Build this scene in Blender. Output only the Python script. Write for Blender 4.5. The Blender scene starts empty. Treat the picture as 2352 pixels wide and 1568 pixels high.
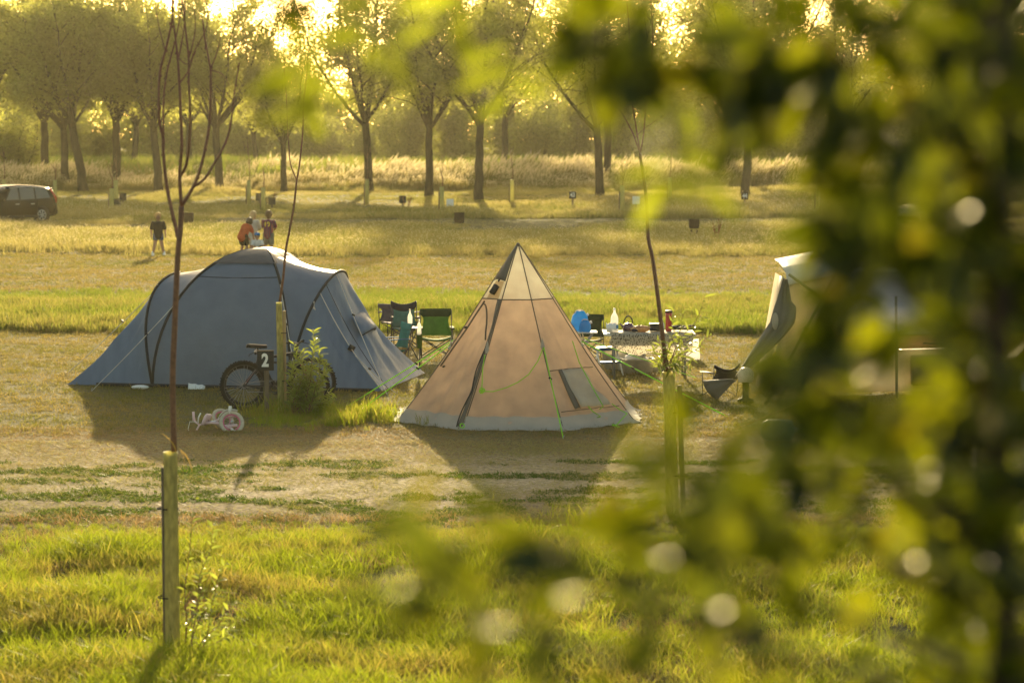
import bpy, bmesh, math, random
import numpy as np
from mathutils import Vector, Matrix, Euler

# ------------------------------------------------------------------ scene, camera, light
S = bpy.context.scene
COL = S.collection
R = math.radians
F = 85 / 36 * 2352            # focal length in pixels of a 2352 x 1568 picture
PITCH = math.atan(484 / F)
CAM_H = 4.0
SUN_EL, SUN_AZ = R(12.0), R(-1.6)          # the sun stands ahead of the camera, a little to the left

cd = bpy.data.cameras.new('camera'); cam = bpy.data.objects.new('camera', cd); COL.objects.link(cam)
cam.location = (0, 0, CAM_H); cam.rotation_euler = (math.pi / 2 - PITCH, 0, 0)
cd.lens = 85; cd.sensor_width = 36; cd.clip_start = 0.1; cd.clip_end = 2000
cd.dof.use_dof = True; cd.dof.focus_distance = 33.5; cd.dof.aperture_fstop = 2.8
S.camera = cam

W = bpy.data.worlds.new('World'); S.world = W; W.use_nodes = True
nt = W.node_tree; bg = nt.nodes['Background']
sky = nt.nodes.new('ShaderNodeTexSky'); sky.sky_type = 'NISHITA'; sky.sun_disc = False
sky.sun_elevation = SUN_EL; sky.sun_rotation = SUN_AZ
sky.air_density = 1.0; sky.dust_density = 2.0; sky.ozone_density = 1.0
wb = nt.nodes.new('ShaderNodeMix'); wb.data_type = 'RGBA'; wb.blend_type = 'MULTIPLY'
wb.inputs[0].default_value = 1.0; wb.inputs[7].default_value = (1.0, 0.89, 0.67, 1)   # daylight film balance, the same all over the sky
nt.links.new(sky.outputs[0], wb.inputs[6]); nt.links.new(wb.outputs[2], bg.inputs[0])
bg.inputs[1].default_value = 0.15

sd = bpy.data.lights.new('sun', 'SUN'); sun = bpy.data.objects.new('sun', sd); COL.objects.link(sun)
sd.energy = 4.8; sd.angle = R(0.6); sd.color = (1.0, 0.80, 0.45)
sdir = Vector((math.sin(SUN_AZ) * math.cos(SUN_EL), math.cos(SUN_AZ) * math.cos(SUN_EL), math.sin(SUN_EL)))
sun.rotation_euler = (-sdir).to_track_quat('-Z', 'Y').to_euler()

S.view_settings.view_transform = 'Standard'; S.view_settings.look = 'None'
S.view_settings.gamma = 1.0; S.view_settings.use_curve_mapping = False
S.view_settings.exposure = 1.2
S.render.engine = 'CYCLES'
cy = S.cycles
cy.max_bounces = 7; cy.diffuse_bounces = 3; cy.glossy_bounces = 3; cy.transmission_bounces = 6
cy.transparent_max_bounces = 8; cy.volume_bounces = 0
cy.caustics_reflective = False; cy.caustics_refractive = False
cy.sample_clamp_indirect = 4.0; cy.use_denoising = True
try: cy.denoiser = 'OPENIMAGEDENOISE'
except Exception: pass

# ------------------------------------------------------------------ picture to place
def ray(x, y):
    r, u = (x - 1176) / F, (784 - y) / F
    c, s = math.cos(PITCH), math.sin(PITCH)
    return Vector((r, c + u * s, -s + u * c))
def at(x, y, Y):                                   # the point in that direction at depth Y
    d = ray(x, y); return Vector((0, 0, CAM_H)) + d * (Y / d.y)
def gnd(x, y, z=0.0):                              # where that direction meets the ground
    d = ray(x, y); return Vector((0, 0, CAM_H)) + d * ((z - CAM_H) / d.z)

rng = random.Random(7)
nr = np.random.default_rng(11)

# ------------------------------------------------------------------ meshes
OFF = {}
class MB:
    def __init__(s): s.v = []; s.f = []; s.m = []; s.cur = 0
    def add(s, vs, fs):
        o = len(s.v); s.v += [tuple(v) for v in vs]
        for f in fs: s.f.append([i + o for i in f]); s.m.append(s.cur)
        return s
    def box(s, c, size, rot=None, taper=1.0):
        x, y, z = size[0] / 2, size[1] / 2, size[2] / 2; c = Vector(c); M = rot.to_matrix() if isinstance(rot, Euler) else (rot or Matrix.Identity(3))
        vs = [c + M @ Vector((sx * x * (taper if sz > 0 else 1), sy * y * (taper if sz > 0 else 1), sz * z)) for sz in (-1, 1) for sy in (-1, 1) for sx in (-1, 1)]
        return s.add(vs, [(0, 2, 3, 1), (4, 5, 7, 6), (0, 1, 5, 4), (2, 6, 7, 3), (0, 4, 6, 2), (1, 3, 7, 5)])
    def tube(s, pts, r, n=6, cap=True, flat=1.0, upv=None):
        pts = [Vector(p) for p in pts]; k = len(pts)
        rs = list(r) if hasattr(r, '__len__') else [r] * k
        vs = []; fs = []; prev = None
        for i, p in enumerate(pts):
            t = (pts[min(i + 1, k - 1)] - pts[max(i - 1, 0)])
            t = t.normalized() if t.length > 1e-9 else Vector((0, 0, 1))
            if prev is None:
                a = upv or (Vector((0, 0, 1)) if abs(t.z) < .9 else Vector((1, 0, 0)))
                prev = (a - t * a.dot(t)).normalized()
            else:
                q = prev - t * prev.dot(t); prev = q.normalized() if q.length > 1e-6 else prev
            b = t.cross(prev)
            for j in range(n):
                an = 2 * math.pi * j / n
                vs.append(p + (prev * math.cos(an) * flat + b * math.sin(an)) * rs[i])
        for i in range(k - 1):
            for j in range(n):
                a, b2 = i * n + j, i * n + (j + 1) % n
                fs.append((a, b2, b2 + n, a + n))
        if cap: fs.append(tuple(range(n))[::-1]); fs.append(tuple((k - 1) * n + j for j in range(n)))
        return s.add(vs, fs)
    def lathe(s, prof, n=12, o=(0, 0, 0), M=None, cap=True, sx=1.0, sy=1.0):
        o = Vector(o); M = M or Matrix.Identity(3); vs = []; fs = []
        for r, z in prof:
            for j in range(n):
                a = 2 * math.pi * j / n; vs.append(o + M @ Vector((r * math.cos(a) * sx, r * math.sin(a) * sy, z)))
        for i in range(len(prof) - 1):
            for j in range(n):
                a, b = i * n + j, i * n + (j + 1) % n; fs.append((a, b, b + n, a + n))
        if cap:
            fs.append(tuple(range(n))[::-1]); fs.append(tuple((len(prof) - 1) * n + j for j in range(n)))
        return s.add(vs, fs)
    def ell(s, c, rad, n=10, m=7, M=None):
        prof = [(max(math.sin(math.pi * i / m), .001), -math.cos(math.pi * i / m)) for i in range(m + 1)]
        M = M or Matrix.Identity(3); c = Vector(c); vs = []; fs = []
        for r, z in prof:
            for j in range(n):
                a = 2 * math.pi * j / n; vs.append(c + M @ Vector((r * math.cos(a) * rad[0], r * math.sin(a) * rad[1], z * rad[2])))
        for i in range(m):
            for j in range(n):
                a, b = i * n + j, i * n + (j + 1) % n; fs.append((a, b, b + n, a + n))
        return s.add(vs, fs)
    def capsule(s, a, b, ra, rb, n=10):
        a = Vector(a); b = Vector(b); t = (b - a).normalized()
        s.tube([a - t * ra * .7, a - t * ra * .35, a, b, b + t * rb * .35, b + t * rb * .7], [ra * .55, ra * .9, ra, rb, rb * .9, rb * .55], n)
        return s
    def grid(s, P):
        h, w = len(P), len(P[0]); vs = [p for row in P for p in row]
        return s.add(vs, [(i * w + j, i * w + j + 1, (i + 1) * w + j + 1, (i + 1) * w + j) for i in range(h - 1) for j in range(w - 1)])
    def torus(s, c, Rr, r, M=None, n=28, m=8, a0=0.0, a1=2 * math.pi):
        c = Vector(c); M = M or Matrix.Identity(3)
        full = abs(a1 - a0 - 2 * math.pi) < 1e-6; k = n if full else n + 1; vs = []; fs = []
        for i in range(k):
            a = a0 + (a1 - a0) * i / n
            for j in range(m):
                b = 2 * math.pi * j / m; q = Rr + r * math.cos(b)
                vs.append(c + M @ Vector((q * math.cos(a), q * math.sin(a), r * math.sin(b))))
        for i in range(n):
            i2 = (i + 1) % k
            for j in range(m): fs.append((i * m + j, i2 * m + j, i2 * m + (j + 1) % m, i * m + (j + 1) % m))
        return s.add(vs, fs)
    def mesh(s, name, mats, smooth=True):
        me = bpy.data.meshes.new(name); me.from_pydata(s.v, [], s.f)
        for m in (mats if isinstance(mats, (list, tuple)) else [mats]):
            if m: me.materials.append(m)
        if any(s.m): me.polygons.foreach_set('material_index', s.m)
        if smooth: me.polygons.foreach_set('use_smooth', [True] * len(s.f))
        me.update(); return me
    def build(s, name, mats, parent=None, smooth=True, world=True, thick=0.0, sub=0, bevel=0.0):
        off = OFF.get(parent, Vector((0, 0, 0))) if world else Vector((0, 0, 0))
        if off.length: s.v = [tuple(Vector(v) - off) for v in s.v]
        o = bpy.data.objects.new(name, s.mesh(name, mats, smooth)); COL.objects.link(o)
        if parent: o.parent = parent; OFF[o] = OFF.get(parent, Vector((0, 0, 0)))
        if bevel: m = o.modifiers.new('b', 'BEVEL'); m.width = bevel; m.segments = 2; m.limit_method = 'ANGLE'
        if sub: m = o.modifiers.new('s', 'SUBSURF'); m.levels = m.render_levels = sub
        if thick: m = o.modifiers.new('t', 'SOLIDIFY'); m.thickness = thick; m.offset = 0
        return o

def tag(o, label, cat, group=None, kind=None):
    o['label'] = label
    if cat: o['category'] = cat
    if group: o['group'] = group
    if kind: o['kind'] = kind
    return o
def thing(name, label, cat, loc=(0, 0, 0), rz=0.0, group=None):
    o = bpy.data.objects.new(name, None); COL.objects.link(o); o.empty_display_size = .1
    o.location = loc; o.rotation_euler = (0, 0, rz); OFF[o] = Vector(loc) if rz == 0 else Vector((0, 0, 0))
    return tag(o, label, cat, group)
def place(name, me, parent, loc=(0, 0, 0), rot=(0, 0, 0), sc=1.0):
    o = bpy.data.objects.new(name, me); COL.objects.link(o); o.parent = parent
    o.location = loc; o.rotation_euler = rot
    o.scale = (sc, sc, sc) if not hasattr(sc, '__len__') else sc
    return o
def copy_tree(o, parent=None):
    c = o.copy(); COL.objects.link(c); c.parent = parent
    for ch in list(o.children): copy_tree(ch, c)
    return c
ORD = 'first second third fourth fifth sixth seventh eighth ninth tenth eleventh twelfth thirteenth fourteenth fifteenth sixteenth seventeenth eighteenth nineteenth twentieth'.split()

# ------------------------------------------------------------------ materials
def mat(name, col, rough=.6, spec=.3, metal=0., var=.15, vs=6., trans=0., tcol=None, bump=0., bs=40., stretch=None, coat=0., island=0., obrand=0., col2=None, alpha=None):
    m = bpy.data.materials.new(name); m.use_nodes = True; t = m.node_tree; n = t.nodes; L = t.links
    p = n['Principled BSDF']; out = n['Material Output']
    p.inputs['Roughness'].default_value = rough; p.inputs['Specular IOR Level'].default_value = spec
    p.inputs['Metallic'].default_value = metal; p.inputs['Coat Weight'].default_value = coat
    tc = n.new('ShaderNodeTexCoord'); mp = n.new('ShaderNodeMapping'); L.new(tc.outputs['Object'], mp.inputs[0])
    if stretch: mp.inputs['Scale'].default_value = stretch
    nz = n.new('ShaderNodeTexNoise'); nz.inputs['Scale'].default_value = vs; nz.inputs['Detail'].default_value = 5; L.new(mp.outputs[0], nz.inputs['Vector'])
    c2 = col2 or tuple(min(1, c * (1 + var)) for c in col); c1 = tuple(c * (1 - var) for c in col) if not col2 else col
    mx = n.new('ShaderNodeMix'); mx.data_type = 'RGBA'; mx.inputs[6].default_value = (*c1, 1); mx.inputs[7].default_value = (*c2, 1)
    rmp = n.new('ShaderNodeMapRange'); rmp.inputs[1].default_value = .3; rmp.inputs[2].default_value = .7; L.new(nz.outputs[0], rmp.inputs[0]); fac = rmp.outputs[0]
    if island:
        g = n.new('ShaderNodeNewGeometry'); a = n.new('ShaderNodeMath'); a.operation = 'MULTIPLY_ADD'; a.inputs[1].default_value = island; a.inputs[2].default_value = -island / 2
        L.new(g.outputs['Random Per Island'], a.inputs[0]); b = n.new('ShaderNodeMath'); b.operation = 'ADD'; b.use_clamp = True; L.new(fac, b.inputs[0]); L.new(a.outputs[0], b.inputs[1]); fac = b.outputs[0]
    if obrand:
        g = n.new('ShaderNodeObjectInfo'); a = n.new('ShaderNodeMath'); a.operation = 'MULTIPLY_ADD'; a.inputs[1].default_value = obrand; a.inputs[2].default_value = -obrand / 2
        L.new(g.outputs['Random'], a.inputs[0]); b = n.new('ShaderNodeMath'); b.operation = 'ADD'; b.use_clamp = True; L.new(fac, b.inputs[0]); L.new(a.outputs[0], b.inputs[1]); fac = b.outputs[0]
    L.new(fac, mx.inputs[0]); L.new(mx.outputs[2], p.inputs['Base Color'])
    if bump:
        bz = n.new('ShaderNodeTexNoise'); bz.inputs['Scale'].default_value = bs; bz.inputs['Detail'].default_value = 4; L.new(mp.outputs[0], bz.inputs['Vector'])
        bp = n.new('ShaderNodeBump'); bp.inputs['Strength'].default_value = bump; bp.inputs['Distance'].default_value = .02; L.new(bz.outputs[0], bp.inputs['Height']); L.new(bp.outputs[0], p.inputs['Normal'])
    if trans:
        tr = n.new('ShaderNodeBsdfTranslucent'); ms = n.new('ShaderNodeMixShader'); ms.inputs[0].default_value = trans
        if tcol:
            hs = n.new('ShaderNodeMix'); hs.data_type = 'RGBA'; hs.inputs[6].default_value = (*[c * .75 for c in tcol], 1); hs.inputs[7].default_value = (*[min(1, c * 1.2) for c in tcol], 1)
            L.new(fac, hs.inputs[0]); L.new(hs.outputs[2], tr.inputs[0])
        else: L.new(mx.outputs[2], tr.inputs[0])
        L.new(p.outputs[0], ms.inputs[1]); L.new(tr.outputs[0], ms.inputs[2]); L.new(ms.outputs[0], out.inputs['Surface'])
    return m
def glass(name, col, rough=.02):
    m = bpy.data.materials.new(name); m.use_nodes = True; p = m.node_tree.nodes['Principled BSDF']
    p.inputs['Base Color'].default_value = (*col, 1); p.inputs['Roughness'].default_value = rough; p.inputs['Transmission Weight'].default_value = 1.0; p.inputs['IOR'].default_value = 1.2
    return m

M = {}
M['bark'] = mat('bark', (.055, .042, .028), .9, .1, var=.4, vs=8, bump=.6, bs=20, stretch=(1, 1, .25))
M['twig'] = mat('twig_bark', (.17, .075, .04), .5, .4, var=.3, vs=30)
M['wood'] = mat('stake_wood', (.40, .27, .13), .8, .2, var=.2, vs=12, stretch=(6, 6, .6))
M['oldwood'] = mat('old_wood', (.16, .12, .08), .85, .15, var=.3, vs=12, stretch=(6, 6, .6))
M['guard'] = mat('guard_plastic', (.38, .39, .18), .5, .35, var=.35, vs=16, stretch=(2.5, 2.5, .7), trans=.55, tcol=(.80, .74, .30), bump=.25, bs=160)  # stretched mottle in the guard colour stands in for dapples of sunlight
M['leaf'] = mat('willow_leaf', (.055, .085, .02), .5, .35, var=.3, trans=.6, tcol=(.50, .50, .09), island=.9)
M['leaf2'] = mat('far_leaf', (.05, .07, .02), .55, .25, var=.3, trans=.62, tcol=(.60, .60, .12), island=.9)
M['shrub'] = mat('shrub_leaf', (.06, .085, .025), .55, .25, var=.3, trans=.6, tcol=(.50, .50, .09), island=.9)
M['shoot'] = mat('shoot_leaf', (.10, .16, .035), .35, .5, var=.25, trans=.5, tcol=(.40, .46, .06), island=.8, obrand=.6)
def near_leaf_mat():
    m = bpy.data.materials.new('near_leaf'); m.use_nodes = True; t = m.node_tree; n = t.nodes; L = t.links; n.remove(n['Principled BSDF']); out = n['Material Output']
    oi = n.new('ShaderNodeObjectInfo'); ge = n.new('ShaderNodeNewGeometry'); ad = n.new('ShaderNodeMath'); ad.operation = 'ADD'; L.new(oi.outputs['Random'], ad.inputs[0]); L.new(ge.outputs['Random Per Island'], ad.inputs[1]); fr = n.new('ShaderNodeMath'); fr.operation = 'FRACT'; L.new(ad.outputs[0], fr.inputs[0])
    def ramp(c):
        r = n.new('ShaderNodeValToRGB'); L.new(fr.outputs[0], r.inputs[0]); e = r.color_ramp.elements; e[0].position, e[1].position = 0, 1; e[0].color = (*c[0], 1); e[1].color = (*c[3], 1)
        for p_, k in ((.5, 1), (.93, 2)): q = e.new(p_); q.color = (*c[k], 1)
        return r.outputs[0]
    d = n.new('ShaderNodeBsdfDiffuse'); L.new(ramp([(.012, .022, .003), (.018, .034, .004), (.035, .055, .006), (.05, .05, .007)]), d.inputs[0])
    tr = n.new('ShaderNodeBsdfTranslucent'); L.new(ramp([(.04, .052, .002), (.12, .145, .003), (.30, .32, .004), (.26, .22, .01)]), tr.inputs[0])  # dark-to-bright spread paints in the shade of overlapping leaves and the backlight
    gl = n.new('ShaderNodeBsdfGlossy'); gl.inputs['Roughness'].default_value = .28; gl.inputs[0].default_value = (1, .95, .8, 1)
    m1 = n.new('ShaderNodeMixShader'); m1.inputs[0].default_value = .48; L.new(d.outputs[0], m1.inputs[1]); L.new(tr.outputs[0], m1.inputs[2])
    m2 = n.new('ShaderNodeMixShader'); m2.inputs[0].default_value = .022; L.new(m1.outputs[0], m2.inputs[1]); L.new(gl.outputs[0], m2.inputs[2]); L.new(m2.outputs[0], out.inputs[0]); return m
M['near'] = near_leaf_mat()
M['near2'] = mat('bright_near_leaf', (.06, .09, .012), .5, .1, var=.3, vs=20, trans=.5, tcol=(.36, .41, .02), obrand=1.0)
M['black'] = mat('black_plastic', (.012, .012, .013), .5, .4)
M['darkgrey'] = mat('dark_metal', (.03, .03, .032), .45, .5)
M['steel'] = mat('grey_steel', (.35, .35, .36), .35, .5, metal=.9)
M['white'] = mat('white_plastic', (.75, .74, .70), .45, .4, var=.05)
M['rust'] = mat('rusty_steel', (.035, .022, .015), .85, .2, var=.4, vs=10)
M['neon'] = mat('neon_cord', (.32, .75, .04), .6, .3, var=.05, trans=.25, tcol=(.4, .8, .05))
M['cord'] = mat('pale_cord', (.55, .53, .48), .7, .2)
# ------------------------------------------------------------------ ground
def vn(x, y, seed=0):
    x = np.asarray(x, float); y = np.asarray(y, float)
    xi = np.floor(x).astype(np.int64); yi = np.floor(y).astype(np.int64); fx = x - xi; fy = y - yi
    fx = fx * fx * (3 - 2 * fx); fy = fy * fy * (3 - 2 * fy)
    def h(a, b):
        k = (a * 374761393 + b * 668265263 + seed * 974634769) & 0xffffffff
        k = ((k ^ (k >> 13)) * 1274126177) & 0xffffffff
        return ((k ^ (k >> 16)) & 0xffff) / 65535.0
    return (h(xi, yi) * (1 - fx) + h(xi + 1, yi) * fx) * (1 - fy) + (h(xi, yi + 1) * (1 - fx) + h(xi + 1, yi + 1) * fx) * fy
def fbm(x, y, seed=0):
    return vn(x, y, seed) * .55 + vn(x * 2.1, y * 2.1, seed + 1) * .28 + vn(x * 4.3, y * 4.3, seed + 2) * .17
def hz(x, y):                                     # height of the ground: small humps, level under the tents
    x = np.asarray(x, float); y = np.asarray(y, float)
    k = np.clip((24.5 - y) / 2, 0, 1) + np.clip((y - 76) / 6, 0, 1) * np.clip((170 - y) / 20, 0, 1) * 1.5
    return (fbm(x * .7, y * .5, 5) - .5) * .16 * k

xs = np.concatenate([np.linspace(-400, -60, 12), np.linspace(-55, 55, 111), np.linspace(60, 400, 12)])
ys = np.concatenate([np.linspace(-80, 4, 8), np.linspace(6, 60, 130), np.linspace(61.5, 180, 80), np.linspace(190, 900, 20)])
GX, GY = np.meshgrid(xs, ys); GZ = hz(GX, GY)
mb = MB(); w = len(xs)
mb.v = list(map(tuple, np.stack([GX, GY, GZ], -1).reshape(-1, 3)))
mb.f = [(i * w + j, i * w + j + 1, (i + 1) * w + j + 1, (i + 1) * w + j) for i in range(len(ys) - 1) for j in range(w - 1)]; mb.m = [0] * len(mb.f)

def ground_mat():
    m = bpy.data.materials.new('field_ground'); m.use_nodes = True; t = m.node_tree; n = t.nodes; L = t.links; p = n['Principled BSDF']
    p.inputs['Roughness'].default_value = .95; p.inputs['Specular IOR Level'].default_value = .1
    g = n.new('ShaderNodeNewGeometry'); sp = n.new('ShaderNodeSeparateXYZ'); L.new(g.outputs['Position'], sp.inputs[0])
    mp = n.new('ShaderNodeMapping'); mp.inputs['Scale'].default_value = (.22, .5, 1); L.new(g.outputs['Position'], mp.inputs[0])
    nz = n.new('ShaderNodeTexNoise'); nz.inputs['Scale'].default_value = 1.0; nz.inputs['Detail'].default_value = 5; L.new(mp.outputs[0], nz.inputs['Vector'])
    a = n.new('ShaderNodeMath'); a.operation = 'MULTIPLY_ADD'; a.inputs[1].default_value = .07; a.inputs[2].default_value = -.035; L.new(nz.outputs[0], a.inputs[0])
    b = n.new('ShaderNodeMath'); b.operation = 'MULTIPLY_ADD'; b.inputs[1].default_value = 1.0; L.new(a.outputs[0], b.inputs[0])
    b.operation = 'MULTIPLY'; c = n.new('ShaderNodeMath'); c.operation = 'ADD'; c.inputs[1].default_value = 1.0; L.new(a.outputs[0], c.inputs[0])
    L.new(sp.outputs[1], b.inputs[0]); L.new(c.outputs[0], b.inputs[1])
    lg = n.new('ShaderNodeMath'); lg.operation = 'LOGARITHM'; lg.inputs[1].default_value = 10.0; mxx = n.new('ShaderNodeMath'); mxx.operation = 'MAXIMUM'; mxx.inputs[1].default_value = 10.0
    L.new(b.outputs[0], mxx.inputs[0]); L.new(mxx.outputs[0], lg.inputs[0])
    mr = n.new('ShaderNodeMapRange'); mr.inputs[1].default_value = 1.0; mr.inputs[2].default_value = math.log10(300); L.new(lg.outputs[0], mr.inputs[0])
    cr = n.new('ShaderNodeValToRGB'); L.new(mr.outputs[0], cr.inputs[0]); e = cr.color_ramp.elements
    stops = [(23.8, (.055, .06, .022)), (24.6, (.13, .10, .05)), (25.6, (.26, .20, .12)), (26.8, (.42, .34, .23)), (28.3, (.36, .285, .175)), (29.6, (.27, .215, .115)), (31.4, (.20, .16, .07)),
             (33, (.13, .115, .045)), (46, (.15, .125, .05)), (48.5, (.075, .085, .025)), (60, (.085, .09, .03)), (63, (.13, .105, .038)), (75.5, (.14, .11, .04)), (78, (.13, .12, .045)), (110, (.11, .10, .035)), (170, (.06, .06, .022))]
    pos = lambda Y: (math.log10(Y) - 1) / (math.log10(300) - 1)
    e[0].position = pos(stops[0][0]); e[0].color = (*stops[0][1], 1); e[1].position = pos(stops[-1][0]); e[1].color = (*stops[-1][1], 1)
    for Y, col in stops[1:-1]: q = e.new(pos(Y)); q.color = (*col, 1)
    # straw and litter grain
    f = n.new('ShaderNodeTexNoise'); f.inputs['Scale'].default_value = 14; f.inputs['Detail'].default_value = 8; f.inputs['Roughness'].default_value = .7; L.new(g.outputs['Position'], f.inputs['Vector'])
    fr = n.new('ShaderNodeMapRange'); fr.inputs[1].default_value = .32; fr.inputs[2].default_value = .68; fr.inputs[3].default_value = .42; fr.inputs[4].default_value = 1.6; L.new(f.outputs[0], fr.inputs[0])
    mu = n.new('ShaderNodeMix'); mu.data_type = 'RGBA'; mu.blend_type = 'MULTIPLY'; mu.inputs[0].default_value = 1; L.new(cr.outputs[0], mu.inputs[6]); L.new(fr.outputs[0], mu.inputs[7])
    f2 = n.new('ShaderNodeTexNoise'); f2.inputs['Scale'].default_value = .8; f2.inputs['Detail'].default_value = 4; L.new(mp.outputs[0], f2.inputs['Vector'])
    L.new(mu.outputs[2], p.inputs['Base Color'])
    bp = n.new('ShaderNodeBump'); bp.inputs['Strength'].default_value = .9; bp.inputs['Distance'].default_value = .05; L.new(f.outputs[0], bp.inputs['Height']); L.new(bp.outputs[0], p.inputs['Normal'])
    return m
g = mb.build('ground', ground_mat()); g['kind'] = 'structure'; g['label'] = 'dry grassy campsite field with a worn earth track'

# ------------------------------------------------------------------ grass, reeds: masses nobody could count
def grass_mat(name, green, straw, tg, ts, bias=.5, noise=.35, trans=.5, rnd=.8):
    m = bpy.data.materials.new(name); m.use_nodes = True; t = m.node_tree; n = t.nodes; L = t.links; p = n['Principled BSDF']; out = n['Material Output']
    p.inputs['Roughness'].default_value = .55; p.inputs['Specular IOR Level'].default_value = .12
    g = n.new('ShaderNodeNewGeometry'); nz = n.new('ShaderNodeTexNoise'); nz.inputs['Scale'].default_value = noise; nz.inputs['Detail'].default_value = 5
    mp = n.new('ShaderNodeMapping'); mp.inputs['Scale'].default_value = (.6, 1, 1); L.new(g.outputs['Position'], mp.inputs[0]); L.new(mp.outputs[0], nz.inputs['Vector'])
    mr = n.new('ShaderNodeMapRange'); mr.inputs[1].default_value = bias - .18; mr.inputs[2].default_value = bias + .18; L.new(nz.outputs[0], mr.inputs[0])
    oi = n.new('ShaderNodeObjectInfo'); a = n.new('ShaderNodeMath'); a.operation = 'MULTIPLY_ADD'; a.inputs[1].default_value = rnd * .5; a.inputs[2].default_value = -rnd * .25; L.new(oi.outputs['Random'], a.inputs[0])
    a2 = n.new('ShaderNodeMath'); a2.operation = 'MULTIPLY_ADD'; a2.inputs[1].default_value = rnd; a2.inputs[2].default_value = -rnd * .5; L.new(g.outputs['Random Per Island'], a2.inputs[0])
    b = n.new('ShaderNodeMath'); b.operation = 'ADD'; L.new(mr.outputs[0], b.inputs[0]); L.new(a.outputs[0], b.inputs[1])
    c = n.new('ShaderNodeMath'); c.operation = 'ADD'; c.use_clamp = True; L.new(b.outputs[0], c.inputs[0]); L.new(a2.outputs[0], c.inputs[1])
    mx = n.new('ShaderNodeMix'); mx.data_type = 'RGBA'; mx.inputs[6].default_value = (*green, 1); mx.inputs[7].default_value = (*straw, 1); L.new(c.outputs[0], mx.inputs[0]); L.new(mx.outputs[2], p.inputs['Base Color'])
    m2 = n.new('ShaderNodeMix'); m2.data_type = 'RGBA'; m2.inputs[6].default_value = (*tg, 1); m2.inputs[7].default_value = (*ts, 1); L.new(c.outputs[0], m2.inputs[0])
    tr = n.new('ShaderNodeBsdfTranslucent'); L.new(m2.outputs[2], tr.inputs[0]); ms = n.new('ShaderNodeMixShader'); ms.inputs[0].default_value = trans
    L.new(p.outputs[0], ms.inputs[1]); L.new(tr.outputs[0], ms.inputs[2]); L.new(ms.outputs[0], out.inputs[0])
    return m
def clump(seed, nb, rad, h, wd, lean, material, seg=2, wind=(0, 0), seed_head=0.0, var=.4):
    r = random.Random(seed); mb = MB()
    for i in range(nb):
        a = r.uniform(0, 6.283); q = rad * math.sqrt(r.random()); b = Vector((q * math.cos(a), q * math.sin(a), -.02))
        hh = h * r.uniform(1 - var, 1 + var); d = r.uniform(0, 6.283); ln = lean * r.uniform(.2, 1.3)
        v = Vector((math.cos(d) * ln + wind[0], math.sin(d) * ln + wind[1], 0)) * hh
        fa = r.uniform(0, 6.283); s = Vector((math.cos(fa), math.sin(fa), 0)) * wd * r.uniform(.6, 1.2) * .5
        pts = [b + Vector((0, 0, hh * k)) * (1 - .25 * k * k * min(1, v.length / hh)) + v * (k ** 1.8) for k in [j / seg for j in range(seg + 1)]]
        vs = []; fs = []
        for j in range(seg): vs += [pts[j] - s * (1 - .35 * j / seg), pts[j] + s * (1 - .35 * j / seg)]
        vs.append(pts[-1])
        for j in range(seg - 1): fs.append((2 * j, 2 * j + 1, 2 * j + 3, 2 * j + 2))
        fs.append((2 * seg - 2, 2 * seg - 1, 2 * seg)); mb.cur = 0; mb.add(vs, fs)
        if seed_head and r.random() < seed_head:
            e = (pts[-1] - pts[-2]).normalized(); L = hh * r.uniform(.14, .22); mb.cur = 1
            w1 = Vector((e.y, -e.x, 0)); w1 = (w1.normalized() if w1.length > 1e-4 else Vector((1, 0, 0))) * L * .09; w2 = e.cross(w1)
            for ww in (w1, w2): mb.add([pts[-1] - e * L * .3, pts[-1] + ww, pts[-1] + e * L + Vector((v.x, v.y, -L * .2)) * .1, pts[-1] - ww], [(0, 1, 2, 3)])
    o = bpy.data.objects.new('tuft', mb.mesh('tuft', material, False)); return o
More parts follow.
